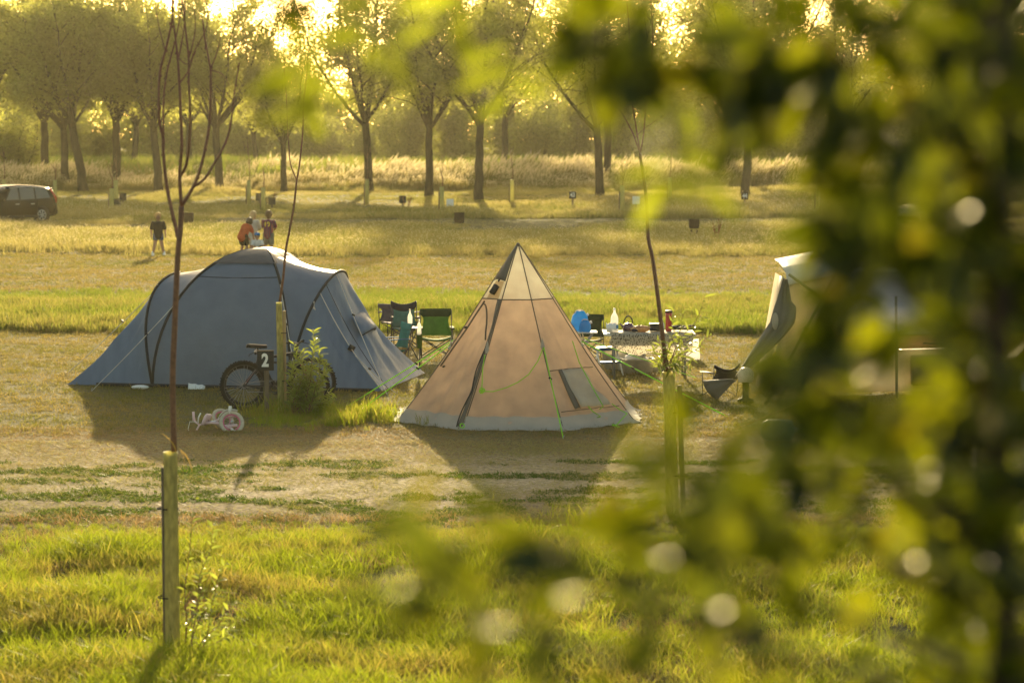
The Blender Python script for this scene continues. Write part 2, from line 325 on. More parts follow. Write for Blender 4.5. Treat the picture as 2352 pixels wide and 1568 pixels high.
def scatter(name, label, P, sc, protos, rz=None, tilt=.15):
    n_ = len(P); me = bpy.data.meshes.new(name); me.vertices.add(n_); me.vertices.foreach_set('co', np.asarray(P, np.float32).ravel())
    rot = np.zeros((n_, 3), np.float32); rot[:, 0] = nr.normal(0, tilt, n_); rot[:, 1] = nr.normal(0, tilt, n_); rot[:, 2] = nr.uniform(0, 6.283, n_) if rz is None else rz
    for nm, ty, dat in (('rt', 'FLOAT_VECTOR', rot), ('sc', 'FLOAT', np.asarray(sc, np.float32)), ('ix', 'INT', nr.integers(0, len(protos), n_).astype(np.int32))):
        at_ = me.attributes.new(nm, ty, 'POINT'); at_.data.foreach_set('vector' if ty == 'FLOAT_VECTOR' else 'value', dat.ravel())
    c = bpy.data.collections.new(name + '_tufts')
    for o in protos: c.objects.link(o)
    ob = bpy.data.objects.new(name, me); COL.objects.link(ob)
    t = bpy.data.node_groups.new(name, 'GeometryNodeTree'); t.interface.new_socket('Geometry', in_out='INPUT', socket_type='NodeSocketGeometry'); t.interface.new_socket('Geometry', in_out='OUTPUT', socket_type='NodeSocketGeometry')
    N = t.nodes; L = t.links; gi = N.new('NodeGroupInput'); go = N.new('NodeGroupOutput'); ip = N.new('GeometryNodeInstanceOnPoints'); ci = N.new('GeometryNodeCollectionInfo')
    ci.inputs['Collection'].default_value = c; ci.inputs['Separate Children'].default_value = True; ci.inputs['Reset Children'].default_value = True
    def na(nm, ty): q = N.new('GeometryNodeInputNamedAttribute'); q.data_type = ty; q.inputs['Name'].default_value = nm; return q.outputs['Attribute']
    ip.inputs['Pick Instance'].default_value = True
    er = N.new('FunctionNodeEulerToRotation')
    L.new(gi.outputs[0], ip.inputs['Points']); L.new(ci.outputs[0], ip.inputs['Instance']); L.new(na('ix', 'INT'), ip.inputs['Instance Index'])
    L.new(na('rt', 'FLOAT_VECTOR'), er.inputs[0]); L.new(er.outputs[0], ip.inputs['Rotation']); L.new(na('sc', 'FLOAT'), ip.inputs['Scale']); L.new(ip.outputs[0], go.inputs[0])
    md = ob.modifiers.new('scatter', 'NODES'); md.node_group = t
    return tag(ob, label, None, kind='stuff')
def pts_in(y0, y1, dens, half=.235, margin=1.5):
    a = lambda y: half * y * y + 2 * margin * y * .5
    n_ = int(dens * ((half * (y1 * y1 - y0 * y0)) + 2 * margin * (y1 - y0)))
    u = nr.random(n_); y = np.sqrt(y0 * y0 + u * (y1 * y1 - y0 * y0)); x = (nr.random(n_) * 2 - 1) * (half * y + margin)
    return x, y
def P3(x, y): return np.stack([x, y, hz(x, y)], 1)

gm_lush = grass_mat('lush_grass', (.055, .105, .010), (.22, .16, .045), (.37, .45, .018), (.60, .45, .10), .61, .9)
gm_band = grass_mat('band_grass', (.055, .095, .015), (.22, .18, .06), (.26, .33, .03), (.46, .38, .10), .60, .25)
gm_short = grass_mat('mown_grass', (.07, .085, .018), (.21, .155, .055), (.20, .22, .025), (.38, .285, .075), .47, .5)
gm_dry = grass_mat('dry_grass', (.10, .115, .03), (.28, .225, .09), (.30, .31, .05), (.55, .45, .15), .50, .12)
gm_reed = grass_mat('reed_grass', (.085, .095, .025), (.20, .15, .055), (.24, .24, .045), (.42, .32, .10), .50, .1)
gm_plume = grass_mat('reed_plume', (.46, .40, .26), (.60, .52, .35), (.75, .62, .36), (.9, .76, .46), .5, .3)
gm_thatch = grass_mat('thatch_grass', (.13, .085, .04), (.24, .16, .07), (.26, .16, .06), (.48, .33, .13), .5, 1.2)
gm_moss = grass_mat('track_weeds', (.035, .07, .012), (.07, .09, .02), (.10, .17, .015), (.16, .18, .03), .62, .8)

# lush grass nearest to the camera
x, y = pts_in(13.5, 25.1, 120); edge = 24.55 + (fbm(x * .5, y * .2, 3) - .5) * 1.6; k = y < edge; x, y = x[k], y[k]; edge = edge[k]
lowness = np.clip((edge - y) / 1.5, .3, 1); hump = fbm(x * .8, y * .8, 9)
k = nr.random(len(x)) < np.clip(hump * 1.9 - .1, .25, 1); x, y, lowness, hump = x[k], y[k], lowness[k], hump[k]
scatter('foreground_grass', 'lush green tufted grass in front of the earth track', P3(x, y), lowness * (.45 + hump * .9) * nr.uniform(.75, 1.25, len(x)),
        [clump(10 + i, 38, .12, .155, .0068, .85, [gm_lush], 3, var=.6) for i in range(7)])
xa, ya = pts_in(13.5, 24.9, 45); k = fbm(xa * .7 + 9, ya * .8, 15) + nr.random(len(xa)) * .3 > .62; xa, ya = xa[k], ya[k]
scatter('dead_thatch', 'brown dead grass thatch between the lush tufts', P3(xa, ya), nr.uniform(.6, 1.4, len(xa)), [clump(40 + i, 30, .13, .075, .006, 1.5, [gm_thatch], 2, var=.6) for i in range(4)])
k = nr.random(len(x)) < .010; x, y = x[k], y[k]
scatter('seeding_grass', 'thin straw grass stalks with seed heads among lush grass', P3(x, y), nr.uniform(.7, 1.2, len(x)), [clump(60 + i, 3, .06, .28, .004, .35, [gm_dry, gm_dry], 3, seed_head=.9) for i in range(3)])
# weeds and straw on the track
x, y = pts_in(24.4, 29.2, 420); mask = fbm(x * 1.1 + 3, y * 1.9, 21) * .7 + fbm(x * 4, y * 5, 23) * .3; streak = np.exp(-((y - 27.9 + .03 * x) / .18) ** 2) * .25 + np.exp(-((y - 26.0 + .02 * x) / .22) ** 2) * .10
k = mask + streak + (nr.random(len(x)) - .5) * .09 > .565; x, y = x[k], y[k]
scatter('track_weeds', 'low green weed mats in the worn earth track', P3(x, y), nr.uniform(.6, 1.3, len(x)), [clump(80 + i, 26, .08, .032, .013, 1.1, [gm_moss], 2) for i in range(4)])
x, y = pts_in(24.2, 32.5, 300); k = nr.random(len(x)) + (fbm(x * .9, y * 1.6, 27) - .5) < np.clip(.3 + (y - 28) * .30, .18, 1); x, y = x[k], y[k]
scatter('track_straw', 'short dry straw stubble beside the earth track', P3(x, y), nr.uniform(.5, 1.1, len(x)) * np.clip(.55 + (y - 28.5) * .12, .5, 1), [clump(90 + i, 16, .09, .035, .007, 1.4, [gm_thatch], 2) for i in range(4)])
x, y = pts_in(24.3, 31.0, 170); k = fbm(x * .6, y * 1.2, 25) + nr.random(len(x)) * .5 > .60; x, y = x[k], y[k]
scatter('straw_litter', 'dead straw and twig litter lying on the earth track', P3(x, y) + np.array([0, 0, .012]), nr.uniform(.6, 1.4, len(x)), [clump(95 + i, 9, .14, .05, .007, 2.6, [gm_dry], 1) for i in range(4)], tilt=.05)
# camping pitch and mown field
x, y = pts_in(31.5, 49.5, 75, .24); k = fbm(x * .5, y * .35, 31) + nr.random(len(x)) * .4 > .5; x, y = x[k], y[k]
scatter('pitch_grass', 'short trampled grass around the tents', P3(x, y), nr.uniform(.6, 1.2, len(x)), [clump(100 + i, 22, .13, .05, .010, 1.0, [gm_short], 2) for i in range(5)])
x, y = pts_in(47.2, 62.5, 42, .25); e0 = 48 + (fbm(x * .35, y * .1, 41) - .5) * 2.5; k = (y > e0) & (y < 60.5 + (fbm(x * .2, y * .1, 42) - .5) * 6 + nr.normal(0, .8, len(x))); x, y, e0 = x[k], y[k], e0[k]
scatter('band_of_long_grass', 'band of longer green grass behind the tents', P3(x, y), np.clip((62.5 - y) / 8, .4, 1) * (.5 + fbm(x * .6, y * .4, 43)) * nr.uniform(.8, 1.2, len(x)), [clump(120 + i, 26, .17, .21, .014, .5, [gm_band, gm_dry], 3, wind=(-.1, -.15), seed_head=.03) for i in range(5)])
x, y = pts_in(60, 79.5, 36, .25)
scatter('mown_field', 'short dry mown grass where the children play', P3(x, y), nr.uniform(.6, 1.2, len(x)), [clump(140 + i, 24, .24, .045, .018, 1.0, [gm_short], 2) for i in range(5)])
x, y = pts_in(76, 112, 13, .25); s_ = fbm(x * .12, y * .10, 51); k = (y > 78.5 + (fbm(x * .15, y * .1, 52) - .5) * 6 + nr.normal(0, .7, len(x))); x, y, s_ = x[k], y[k], s_[k]
sz = np.where(y < 95, .55 + s_ * .8, np.clip((s_ - .42) * 4, .12, 1.1))
scatter('dry_tall_grass', 'strip of tall dry golden grass beyond the mown field', P3(x, y), sz * nr.uniform(.8, 1.2, len(x)), [clump(160 + i, 26, .28, .26, .020, .4, [gm_dry, gm_plume], 2, wind=(-.12, -.1), seed_head=.15) for i in range(5)])
x, y = pts_in(110, 166, 10, .25); s_ = fbm(x * .10, y * .06, 61)
sz = np.clip((s_ - .36) * 4.5, .22, 1.2) * np.where(y > 148, 1.3, 1)
scatter('rough_far_grass', 'rough tussocky golden grass before the far bank', P3(x, y), sz * nr.uniform(.8, 1.2, len(x)), [clump(180 + i, 26, .4, .30, .035, .45, [gm_dry, gm_plume], 2, wind=(-.15, -.1), seed_head=.12) for i in range(5)])
x, y = pts_in(160, 186, 5.5, .27); s_ = fbm(x * .12, y * .1, 71); k = fbm(x * .25, y * .2, 75) + .25 * nr.random(len(x)) > .48; x, y, s_ = x[k], y[k], s_[k]; hh = np.clip((y - 158) / 8, .45, 1) * np.clip(.15 + 1.7 * s_ + (fbm(x * .5, y * .4, 73) - .5) * .9, .25, 1.5)
scatter('reed_bank', 'bank of tall pale plumed reed grass under the trees', P3(x, y), hh * nr.uniform(.8, 1.15, len(x)), [clump(200 + i, 34, .5, 1.02, .045, .16, [gm_reed, gm_plume], 3, wind=(.20, -.05), seed_head=.32) for i in range(6)], rz=0, tilt=.05)
x, y = pts_in(170, 260, 1.2, .28)
scatter('undergrowth', 'dark undergrowth below the far trees', P3(x, y), nr.uniform(.6, 1.3, len(x)), [clump(220 + i, 30, .9, 1.3, .12, .6, [gm_band], 2) for i in range(4)])
# ------------------------------------------------------------------ trees and shrubs
def leaf_mesh(name, C, size, aspect, material, droop=.3):
    n_ = len(C); d = nr.normal(size=(n_, 3)); d[:, 2] -= droop; d /= np.linalg.norm(d, axis=1)[:, None]
    s = np.cross(d, nr.normal(size=(n_, 3))); s /= np.linalg.norm(s, axis=1)[:, None] + 1e-9
    L = (size * nr.uniform(.6, 1.3, n_))[:, None]; Wd = L * aspect * .5
    V = np.stack([C, C + d * L * .45 + s * Wd, C + d * L, C + d * L * .45 - s * Wd], 1).reshape(-1, 3).astype(np.float32)
    me = bpy.data.meshes.new(name); me.vertices.add(4 * n_); me.vertices.foreach_set('co', V.ravel()); me.loops.add(4 * n_); me.loops.foreach_set('vertex_index', np.arange(4 * n_, dtype=np.int32))
    me.polygons.add(n_); me.polygons.foreach_set('loop_start', np.arange(0, 4 * n_, 4, dtype=np.int32)); me.update(calc_edges=True); me.validate(); me.materials.append(material)
    return me
def tree_proto(seed, H, fork, nl, spread, nleaf, r0, leafm, lsize=.17, lean=(0, 0), sub=9, clump_r=.55):
    r = random.Random(seed); mb = MB(); tips = []
    top = Vector((lean[0], lean[1], fork)); n = 7
    tp = [Vector((lean[0] * (k / n) ** 1.3 + r.uniform(-.05, .05), lean[1] * k / n + r.uniform(-.05, .05), fork * k / n)) for k in range(n + 1)]; tp[0] = Vector((0, 0, -.1))
    mb.tube(tp, [r0 * (1.35 if k == 0 else 1.08 - .25 * k / n) for k in range(n + 1)], 9)
    for i in range(nl):
        a = 2 * math.pi * (i + r.uniform(-.3, .3)) / nl; lead = i == 0
        tilt = r.uniform(.05, .15) if lead else spread * r.uniform(.55, 1.45)
        b = tp[-1] - Vector((0, 0, r.uniform(0, fork * .12))) ; Ln = (H - fork) * (1.0 if lead else r.uniform(.72, .98))
        d = Vector((math.cos(a), math.sin(a), 0)); pts = []; m = 9
        for k in range(m + 1):
            q = k / m; out = math.sin(tilt) * Ln * (q - .35 * q * q) * 1.2
            pts.append(b + d * out + Vector((r.uniform(-.1, .1) * q * 2, r.uniform(-.1, .1) * q * 2, Ln * q * (math.cos(tilt * (1 - .5 * q))))))
        rr = r0 * (.62 if lead else r.uniform(.34, .5)); mb.tube(pts, [rr * (1 - .9 * k / m) + .012 for k in range(m + 1)], 6)
        for j in range(sub):
            q = .18 + .82 * (j + r.random()) / sub; p = pts[min(m, int(q * m))]; a2 = r.uniform(0, 6.283); l2 = Ln * r.uniform(.20, .42) * (1.15 - .6 * q); up = r.uniform(.55, 1.35)
            e = [p + (Vector((math.cos(a2), math.sin(a2), 0)) * w_ + Vector((0, 0, up * w_ - .12 * w_ * w_ * l2))) * l2 for w_ in (0, .35, .7, 1)]
            mb.tube(e, [rr * .34 * (1 - .8 * w_) * (1.1 - q * .7) + .008 for w_ in (0, .35, .7, 1)], 4, cap=False)
            tips += [e[1], e[2], e[2], e[3], e[3], e[3]]
            for _ in range(2):
                t_ = e[r.choice((1, 2, 3))] + Vector((r.gauss(0, .35), r.gauss(0, .35), r.gauss(.1, .35))); mb.tube([e[2], t_], [.014, .006], 3, cap=False); tips += [t_, t_]
    T = np.array([tuple(t) for t in tips]); C = T[nr.integers(0, len(T), nleaf)] + nr.normal(0, clump_r, (nleaf, 3)) * nr.random((nleaf, 1)) ** .5 * .9
    C = C[C[:, 2] > fork * .72]
    return mb.mesh('trunk', M['bark']), leaf_mesh('crown', C, lsize, .42, leafm)
dense = [tree_proto(300 + i, 12.6 + i * .8, 4.2 + .2 * i, 9, .50, 27000, .27, M['leaf2'], lsize=.25, lean=(.3 * (i - 1), 0), clump_r=.6) for i in range(3)]
loose = [tree_proto(320 + i, 14.6 + i * .5, 4.7 + .15 * i, 8, .58, 29000, .27, M['leaf'], lsize=.23, lean=(.2 * (i - 1), 0), sub=13, clump_r=.55) for i in range(4)]

def dist_of(y): return gnd(1176, y).y
tree_spots = [  # x, y of the foot, kind, scale, label
    (-70, 432, 'd', 1.0, 'dense willow at the left edge behind the black car'), (105, 428, 'd', 1.0, 'dense willow with straight trunk nearest behind the black car'),
    (152, 437, 'd', .92, 'slim willow between the straight trunk and the leaning trunk'), (193, 441, 'd', 1.08, 'dense willow with a trunk leaning over to the left'),
    (268, 434, 'd', 1.05, 'dense willow with forked crown behind the girl in black'), (308, 402, 'd', .9, 'thin willow set back in the reeds behind the twin tree guards'),
    (365, 440, 'd', 1.0, 'dense willow straight behind the tall bare sapling'), (435, 404, 'd', .92, 'distant willow set back right of the tall bare sapling'),
    (505, 441, 'd', .98, 'dense willow behind the orange-shirted boy'), (590, 402, 'd', .8, 'low distant willow under the gap of open sky'),
    (652, 441, 'd', .74, 'short willow just right of the open sky gap'), (848, 442, 'l', 1.0, 'tall loose willow with wide fork left of the tipi top'),
    (985, 452, 'l', .97, 'thin tall willow in the hazy light above the green chair'), (1100, 462, 'l', 1.05, 'thick-trunked tall willow left above the tipi tip'),
    (1157, 408, 'l', 1.0, 'set-back willow close beside the thick trunk above the tipi'), (1378, 457, 'l', 1.03, 'tall willow with double trunk right of the tipi tip'),
    (1396, 432, 'l', .95, 'slender willow hidden behind the double trunk'), (1664, 428, 'l', 1.0, 'tall straight willow left of the pair near sign 44'),
    (1712, 458, 'l', 1.04, 'tall willow with forked trunk right at sign 44'), (1952, 404, 'l', 1.0, 'tall willow half hidden behind the near leaves'),
    (2120, 430, 'l', 1.02, 'tall willow above the silver car behind near leaves'), (2290, 440, 'd', 1.2, 'dense willow at the right edge behind near leaves'), (2450, 430, 'l', 1.0, 'loose willow just past the right edge')]
cnt = {'d': 0, 'l': 0}
for i, (x, y, kd, s, lab) in enumerate(tree_spots):
    p = gnd(x, y); pr = (dense if kd == 'd' else loose); tm, cm = pr[cnt[kd] % len(pr)]; cnt[kd] += 1
    s *= p.y / 158 if y > 420 else p.y / 190
    t = thing('willow_tree', lab, 'tree', p, group='willows along the far bank'); t.rotation_euler.z = rng.choice((0, 2.1, 4.0, 5.2)) if 'leaning' not in lab else .0
    place('trunk', tm, t, sc=s); place('crown', cm, t, sc=s)
    if 'leaning' in lab: t.rotation_euler = (0, R(-5), 0)

def shrub_proto(seed, H, Wd, nleaf, m, lsize=.2):
    r = random.Random(seed); mb = MB(); tips = []
    for i in range(9):
        a = r.uniform(0, 6.283); o = r.uniform(.2, 1) * Wd; h = H * r.uniform(.6, 1)
        pts = [Vector((math.cos(a) * o * q ** .8, math.sin(a) * o * q ** .8, h * q - .1)) for q in (0, .25, .5, .75, 1)]; mb.tube(pts, [.09, .07, .05, .03, .015], 5)
        tips += pts[1:] + pts[2:] + pts[3:]
        for j in range(6):
            p = pts[r.choice((1, 2, 3, 4))]; t_ = p + Vector((r.gauss(0, .7), r.gauss(0, .7), r.gauss(.3, .5))); mb.tube([p, t_], [.03, .01], 3, cap=False); tips += [t_, t_]
    T = np.array([tuple(t) for t in tips]); C = T[nr.integers(0, len(T), nleaf)] + nr.normal(0, Wd * .22, (nleaf, 3)) * np.array([1, 1, .8]); C = C[C[:, 2] > .05]
    return mb.mesh('stems', M['bark']), leaf_mesh('foliage', C, lsize, .45, m, .1)
sp = [shrub_proto(400, 4.6, 2.2, 12000, M['shrub'], .26), shrub_proto(401, 6.5, 2.6, 16000, M['leaf'], .28), shrub_proto(402, 3.2, 2.0, 12000, M['shrub'])]
shrub_spots = [(40, 425, 2, 1.25), (-60, 405, 1, .9), (150, 392, 1, .8), (230, 388, 0, 1.0), (340, 388, 1, .8), (420, 390, 0, 1.0), (500, 388, 1, .85), (570, 390, 0, 1.1), (640, 388, 1, .9), (720, 392, 0, 1.15), (780, 386, 1, 1.0),
               (860, 390, 0, 1.0), (930, 396, 1, .95), (1010, 388, 0, 1.2), (1060, 396, 1, 1.1), (1180, 388, 1, 1.15), (1240, 394, 0, 1.2), (1310, 390, 1, 1.2), (1420, 388, 1, 1.1), (1480, 396, 0, 1.25), (1560, 388, 1, 1.15), (1620, 386, 0, 1.2),
               (1790, 396, 1, 1.3), (1840, 390, 0, 1.2), (1890, 394, 1, 1.35), (1990, 388, 1, 1.3), (2070, 394, 0, 1.3), (2160, 390, 1, 1.3), (2250, 394, 1, 1.3), (2340, 390, 1, 1.3)]
for i, (x, y, k, s) in enumerate(shrub_spots):
    p = gnd(x, y); t = thing('willow_shrub', '%s bushy shrub from the left in the scrub behind the willows' % (ORD[i] if i < 20 else ORD[i - 20] + ' after the twentieth'), 'shrub', p, group='scrub behind the willows')
    if i == 0: t['label'] = 'pale rounded bush standing right behind the black car'
    t.rotation_euler.z = i * 1.3; place('stems', sp[k][0], t, sc=s); place('foliage', sp[k][1], t, sc=s)

# the far wood, one mass
T = []
for i in range(210):
    X = rng.uniform(-95, 95); Y = rng.uniform(245, 330); H = rng.uniform(10.5, 16) * (1.0 if X > -12 else .92) * (Y / 285)
    if -36 < X < -22: H *= .62
    for j in range(30):
        z = H * rng.random() ** .7; w_ = 2.6 * math.sqrt(max(.05, 1 - (z / H) ** 2)); T.append((X + rng.gauss(0, w_), Y + rng.gauss(0, w_), z))
T = np.array(T); C = T[nr.integers(0, len(T), 220000)] + nr.normal(0, .8, (220000, 3)); C = C[C[:, 2] > 0]
o = bpy.data.objects.new('far_woodland', leaf_mesh('far_woodland', C, .55, .6, M['leaf2'])); COL.objects.link(o); tag(o, 'distant woodland filling the gaps behind the willows', None, kind='stuff')
# ------------------------------------------------------------------ blue dome tent
def fabric(name, col, trans, tcol, wr=.5, wscale=5, rough=.6, stretch=None, spec=.25):
    return mat(name, col, rough, spec, var=.035, vs=3, trans=trans, tcol=tcol, bump=wr, bs=wscale, stretch=stretch)
M['blue'] = fabric('blue_polyester', (.145, .185, .255), .25, (.18, .23, .30), .9, 5, .5)
M['blue_end'] = fabric('blue_polyester_creased', (.14, .20, .30), .32, (.19, .26, .37), .8, 6, .5, (3, 1, .7), .4)
M['sleeve'] = fabric('dark_sleeve', (.022, .024, .026), .05, (.03, .03, .03), .2)
M['cap'] = fabric('dark_cap', (.05, .055, .065), .1, (.06, .06, .06), .5, 8, .45, None, .4)
eu = Vector((.98, -.2, 0)).normalized(); ev = Vector((.2, .98, 0)).normalized(); ew = Vector((0, 0, 1))
HB = 1.45
pFL, pFR = gnd(356, 887), gnd(664, 897); TO = (pFL + pFR) / 2 + ev * HB
def uv_(p): q = p - TO; return q.dot(eu), q.dot(ev)
uL = uv_(pFL)[0]; uR = uv_(pFR)[0]; uLC = uv_(gnd(140, 888))[0]; uRC = uv_(gnd(865, 904))[0]; uA = uv_(at(585, 575, 38.4))[0]; HA = 2.11
def T3(u, v, w): return TO + eu * u + ev * v + ew * w
def hoopL(t):
    a = math.pi * t; return (uL - .17 * abs(math.sin(2 * a)) - .06 * math.sin(a), -HB * math.cos(a) * (1 - .03 * math.sin(a)), 1.70 * math.sin(a) ** .92)
def hoopR(t):
    a = math.pi * t; return (uR + .40 * math.sin(a) ** 1.6, -HB * math.cos(a), 1.76 * math.sin(a) ** .92)
def pole(side, fb, s):                            # one half of a crossing pole, from the foot (s = 0) to the top
    a = s * math.pi / 2; f = 1 - math.cos(a); u0 = uL if side < 0 else uR
    return (u0 + (uA - u0) * f, fb * HB * (1 - f), HA * math.sin(a))
def vee(side, t): return pole(side, -1, 2 * t) if t <= .5 else pole(side, 1, 2 * (1 - t))
def lerp(a, b, q): return tuple(a[i] + (b[i] - a[i]) * q for i in range(3))
tent = thing('dome_tent', 'large blue dome tent with two sloping sleeping ends', 'tent', (TO.x, TO.y, 0))
N1 = 44
def front(fb):
    mb = MB(); P = []
    for i in range(N1 + 1):
        s = i / N1; a, b = pole(-1, fb, s), pole(1, fb, s); row = []
        for j in range(N1 + 1):
            q = j / N1; u, v, w = lerp(a, b, q); bl = math.sin(math.pi * q)
            wr = 0
            for uh in (uL, uR):
                dx, dz = u - uh, w + .05; dd = math.hypot(dx, dz); wr += .016 * math.exp(-dd * 1.1) * math.sin(math.atan2(dz, abs(dx) + .01) * 26) * bl ** .5
            wr += .008 * math.sin(u * 9 + w * 4) * bl * math.sin(math.pi * s) + .010 * math.sin(u * 17) * math.exp(-w * 5) * bl
            row.append(T3(u, v + fb * (.10 * bl * math.sin(math.pi * min(1, s * 1.2)) + wr), w - .02 * bl * s))
        P.append(row)
    mb.grid(P); return mb
fp = front(-1).build('front_panel', M['blue'], tent); front(1).build('back_panel', M['blue'], tent)
def side(sd):
    mb = MB(); P = []; hp = hoopL if sd < 0 else hoopR
    for i in range(21):
        q = i / 20; row = []
        for j in range(41):
            t = j / 40; a, b = hp(t), vee(sd, t); u, v, w = lerp(a, b, q); k = math.sin(math.pi * q) * math.sin(math.pi * t); row.append(T3(u, v * (1 - .03 * k), w - .07 * k))
        P.append(row)
    mb.grid(P); return mb
side(-1).build('side_panel', M['blue'], tent); side(1).build('side_panel', M['blue'], tent)
def end(sd):
    mb = MB(); P = []; hp = hoopL if sd < 0 else hoopR; uc = uLC if sd < 0 else uRC; u0 = uL if sd < 0 else uR; r = random.Random(5 + sd)
    ph = [r.uniform(0, 6.28) for _ in range(6)]
    for i in range(33):
        q = i / 32; row = []
        for j in range(61):
            t = j / 60; a = hp(t)
            if t < .3: e = (u0 + (uc - u0) * t / .3, -HB, 0)
            elif t > .7: e = (u0 + (uc - u0) * (1 - t) / .3, HB, 0)
            else: e = (uc, -HB + 2 * HB * (t - .3) / .4, 0)
            u, v, w = lerp(a, e, q); k = math.sin(math.pi * q)
            wr = .020 * k * (math.sin(t * 62 + ph[0] + q * 3) + .7 * math.sin(t * 101 + ph[1] - q * 5) + .6 * math.sin(t * 27 + q * 9 + ph[2]))
            sag = .10 * k * (1 - .6 * abs(math.sin(math.pi * (t - .3) / .4)) if .3 < t < .7 else .6)
            row.append(T3(u - sd * (sag - wr), v * (1 - .025 * k), max(0.01, w - sag * .5 + wr)))
        P.append(row)
    mb.grid(P); return mb
e1 = end(-1).build('sleeping_end', M['blue_end'], tent); e2 = end(1).build('sleeping_end', M['blue_end'], tent)
def strip(curve, r=.022, out=.012, name='pole_sleeve', m='sleeve', n=30, par=tent):
    pts = []
    for i in range(n + 1):
        u, v, w = curve(i / n); c = Vector((u - uA, v, w)); k = c.normalized() if c.length else Vector((0, 0, 1)); pts.append(T3(u + k.x * out * .5, v + k.y * out, w + k.z * out))
    mb = MB(); mb.tube(pts, r, 8); return mb.build(name, M[m], par)
strip(hoopL); strip(hoopR)
strip(lambda t: pole(-1, -1, 2 * t) if t < .5 else pole(1, 1, 2 - 2 * t)); strip(lambda t: pole(1, -1, 2 * t) if t < .5 else pole(-1, 1, 2 - 2 * t))
# seams, cap, vents
mb = MB(); s0 = .60; a, b = pole(-1, -1, s0), pole(1, -1, s0)
mb.tube([T3(*[c + d for c, d in zip(lerp(a, b, q / 12), (0, -.10 * math.sin(math.pi * q / 12) * math.sin(math.pi * s0 * 1.2) - .006, -.02 * math.sin(math.pi * q / 12) * s0))]) for q in range(13)], .006, 5); mb.build('seam', M['sleeve'], fp)
mb = MB(); sc_ = .70
def capring(s):
    pts = []
    for sd, fb, sd2, fb2 in ((-1, -1, 1, -1), (1, -1, 1, 1), (1, 1, -1, 1), (-1, 1, -1, -1)):
        a, b = pole(sd, fb, s), pole(sd2, fb2, s)
        for q in range(6):
            p = lerp(a, b, q / 6); k = math.sin(math.pi * q / 6) * (1 - s); pts.append(p)
    return [T3(uA + (p[0] - uA) * 1.02, p[1] * 1.02 + .0, p[2] + .03) for p in pts]
rings = [capring(s) for s in (sc_, .78, .86, .93, .995)]
mb.grid([r_ + [r_[0]] for r_ in rings]); mb.build('roof_cap', M['cap'], tent)
# vent hood on the right end, groundsheet edge, guy lines
def endpt(sd, t, q, out=.02):
    hp = hoopL if sd < 0 else hoopR; uc = uLC if sd < 0 else uRC; a = hp(t); u0 = uL if sd < 0 else uR
    e = (u0 + (uc - u0) * t / .3, -HB, 0) if t < .3 else ((uc, -HB + 2 * HB * (t - .3) / .4, 0) if t <= .7 else (u0 + (uc - u0) * (1 - t) / .3, HB, 0))
    u, v, w = lerp(a, e, q); k = math.sin(math.pi * q); return T3(u + sd * (out - .05 * k), v - (out if t < .3 else 0), max(.01, w - .03 * k + out * .6))
mb = MB(); P = [[endpt(1, .40 + .14 * j / 6, .36 + .16 * i / 5, .03 + (.10 * (i / 5)) * math.sin(math.pi * j / 6)) for j in range(7)] for i in range(6)]; mb.grid(P); mb.build('vent_hood', M['blue_end'], e2, thick=.01)
mb = MB(); P = [[endpt(1, .41 + .12 * j / 6, .52 + .008 * i, .025 + .085 * math.sin(math.pi * j / 6)) for j in range(7)] for i in range(2)]; mb.grid(P); mb.build('vent_mesh', M['black'], e2, thick=.012)
mb = MB(); mb.tube([endpt(1, .3, q / 12, .028) for q in range(13)], .008, 5); mb.build('seam', M['cord'], e2)
mb = MB(); mb.tube([endpt(1, .36 + .1 * q, .02 + q * .95 / 12 * 1.0, .03) for q in [k_ / 1.0 for k_ in range(0, 1)]] + [endpt(1, .345, q / 12, .03) for q in range(13)], .005, 5); mb.build('seam', M['sleeve'], e2)
for tt, qq in ((.30, .55),): mb = MB(); mb.box(endpt(1, tt, qq, .035), (.10, .03, .09), Euler((.3, .5, 0))); mb.build('tab', M['sleeve'], e2)
mb = MB(); mb.grid([[T3(u, -HB - .03, z) for u in (uLC + .5, uL, uA, uR, uRC - .1)] for z in (.0, .055)]); mb.build('groundsheet_edge', M['black'], tent, thick=.02)
def peg(mb, p): mb.tube([p + Vector((0, 0, -.06)), p + Vector((0, 0, .03)), p + Vector((.015, 0, .05))], .006, 5)
def guy(a, b, parent, m='cord', r=.006, name='guy_line', sag=0.02, runner=True):
    mb = MB(); mb.tube([a.lerp(b, k / 8) - Vector((0, 0, sag * math.sin(math.pi * k / 8))) for k in range(9)], r, 5); g_ = mb.build(name, M[m], parent)
    if runner: mb = MB(); mb.box(a.lerp(b, .35), (.05, .02, .025), Euler((0, .6, 0))); mb.build('runner', M['black'], g_)
    mb = MB(); peg(mb, b); mb.build('peg', M['steel'], g_); return g_
guy(T3(*pole(-1, -1, .42)) + Vector((0, -.04, 0)), gnd(210, 898), tent)
guy(T3(*hoopL(.32)), gnd(150, 862), tent); guy(T3(*hoopR(.45)), gnd(1040, 915) + Vector((-1.0, .4, 0)), tent); guy(endpt(1, .3, .62), gnd(912, 905), tent)
guy(T3(*pole(1, -1, .55)) + Vector((0, -.05, 0)), gnd(690, 925), tent)
for hp, t in ((hoopL, .36), (hoopR, .27)):        # bundled guy lines hanging from the hoops
    u, v, w = hp(t); p = T3(u, v - .05, w); mb = MB(); mb.torus(p - Vector((0, .02, .16)), .035, .012, Matrix.Rotation(math.pi / 2, 3, 'X') @ Matrix.Diagonal((.6, 1.6, 1)), 14, 6); mb.tube([p, p - Vector((0, .02, .10))], .008, 5); mb.build('cord_bundle', M['cord'], tent)
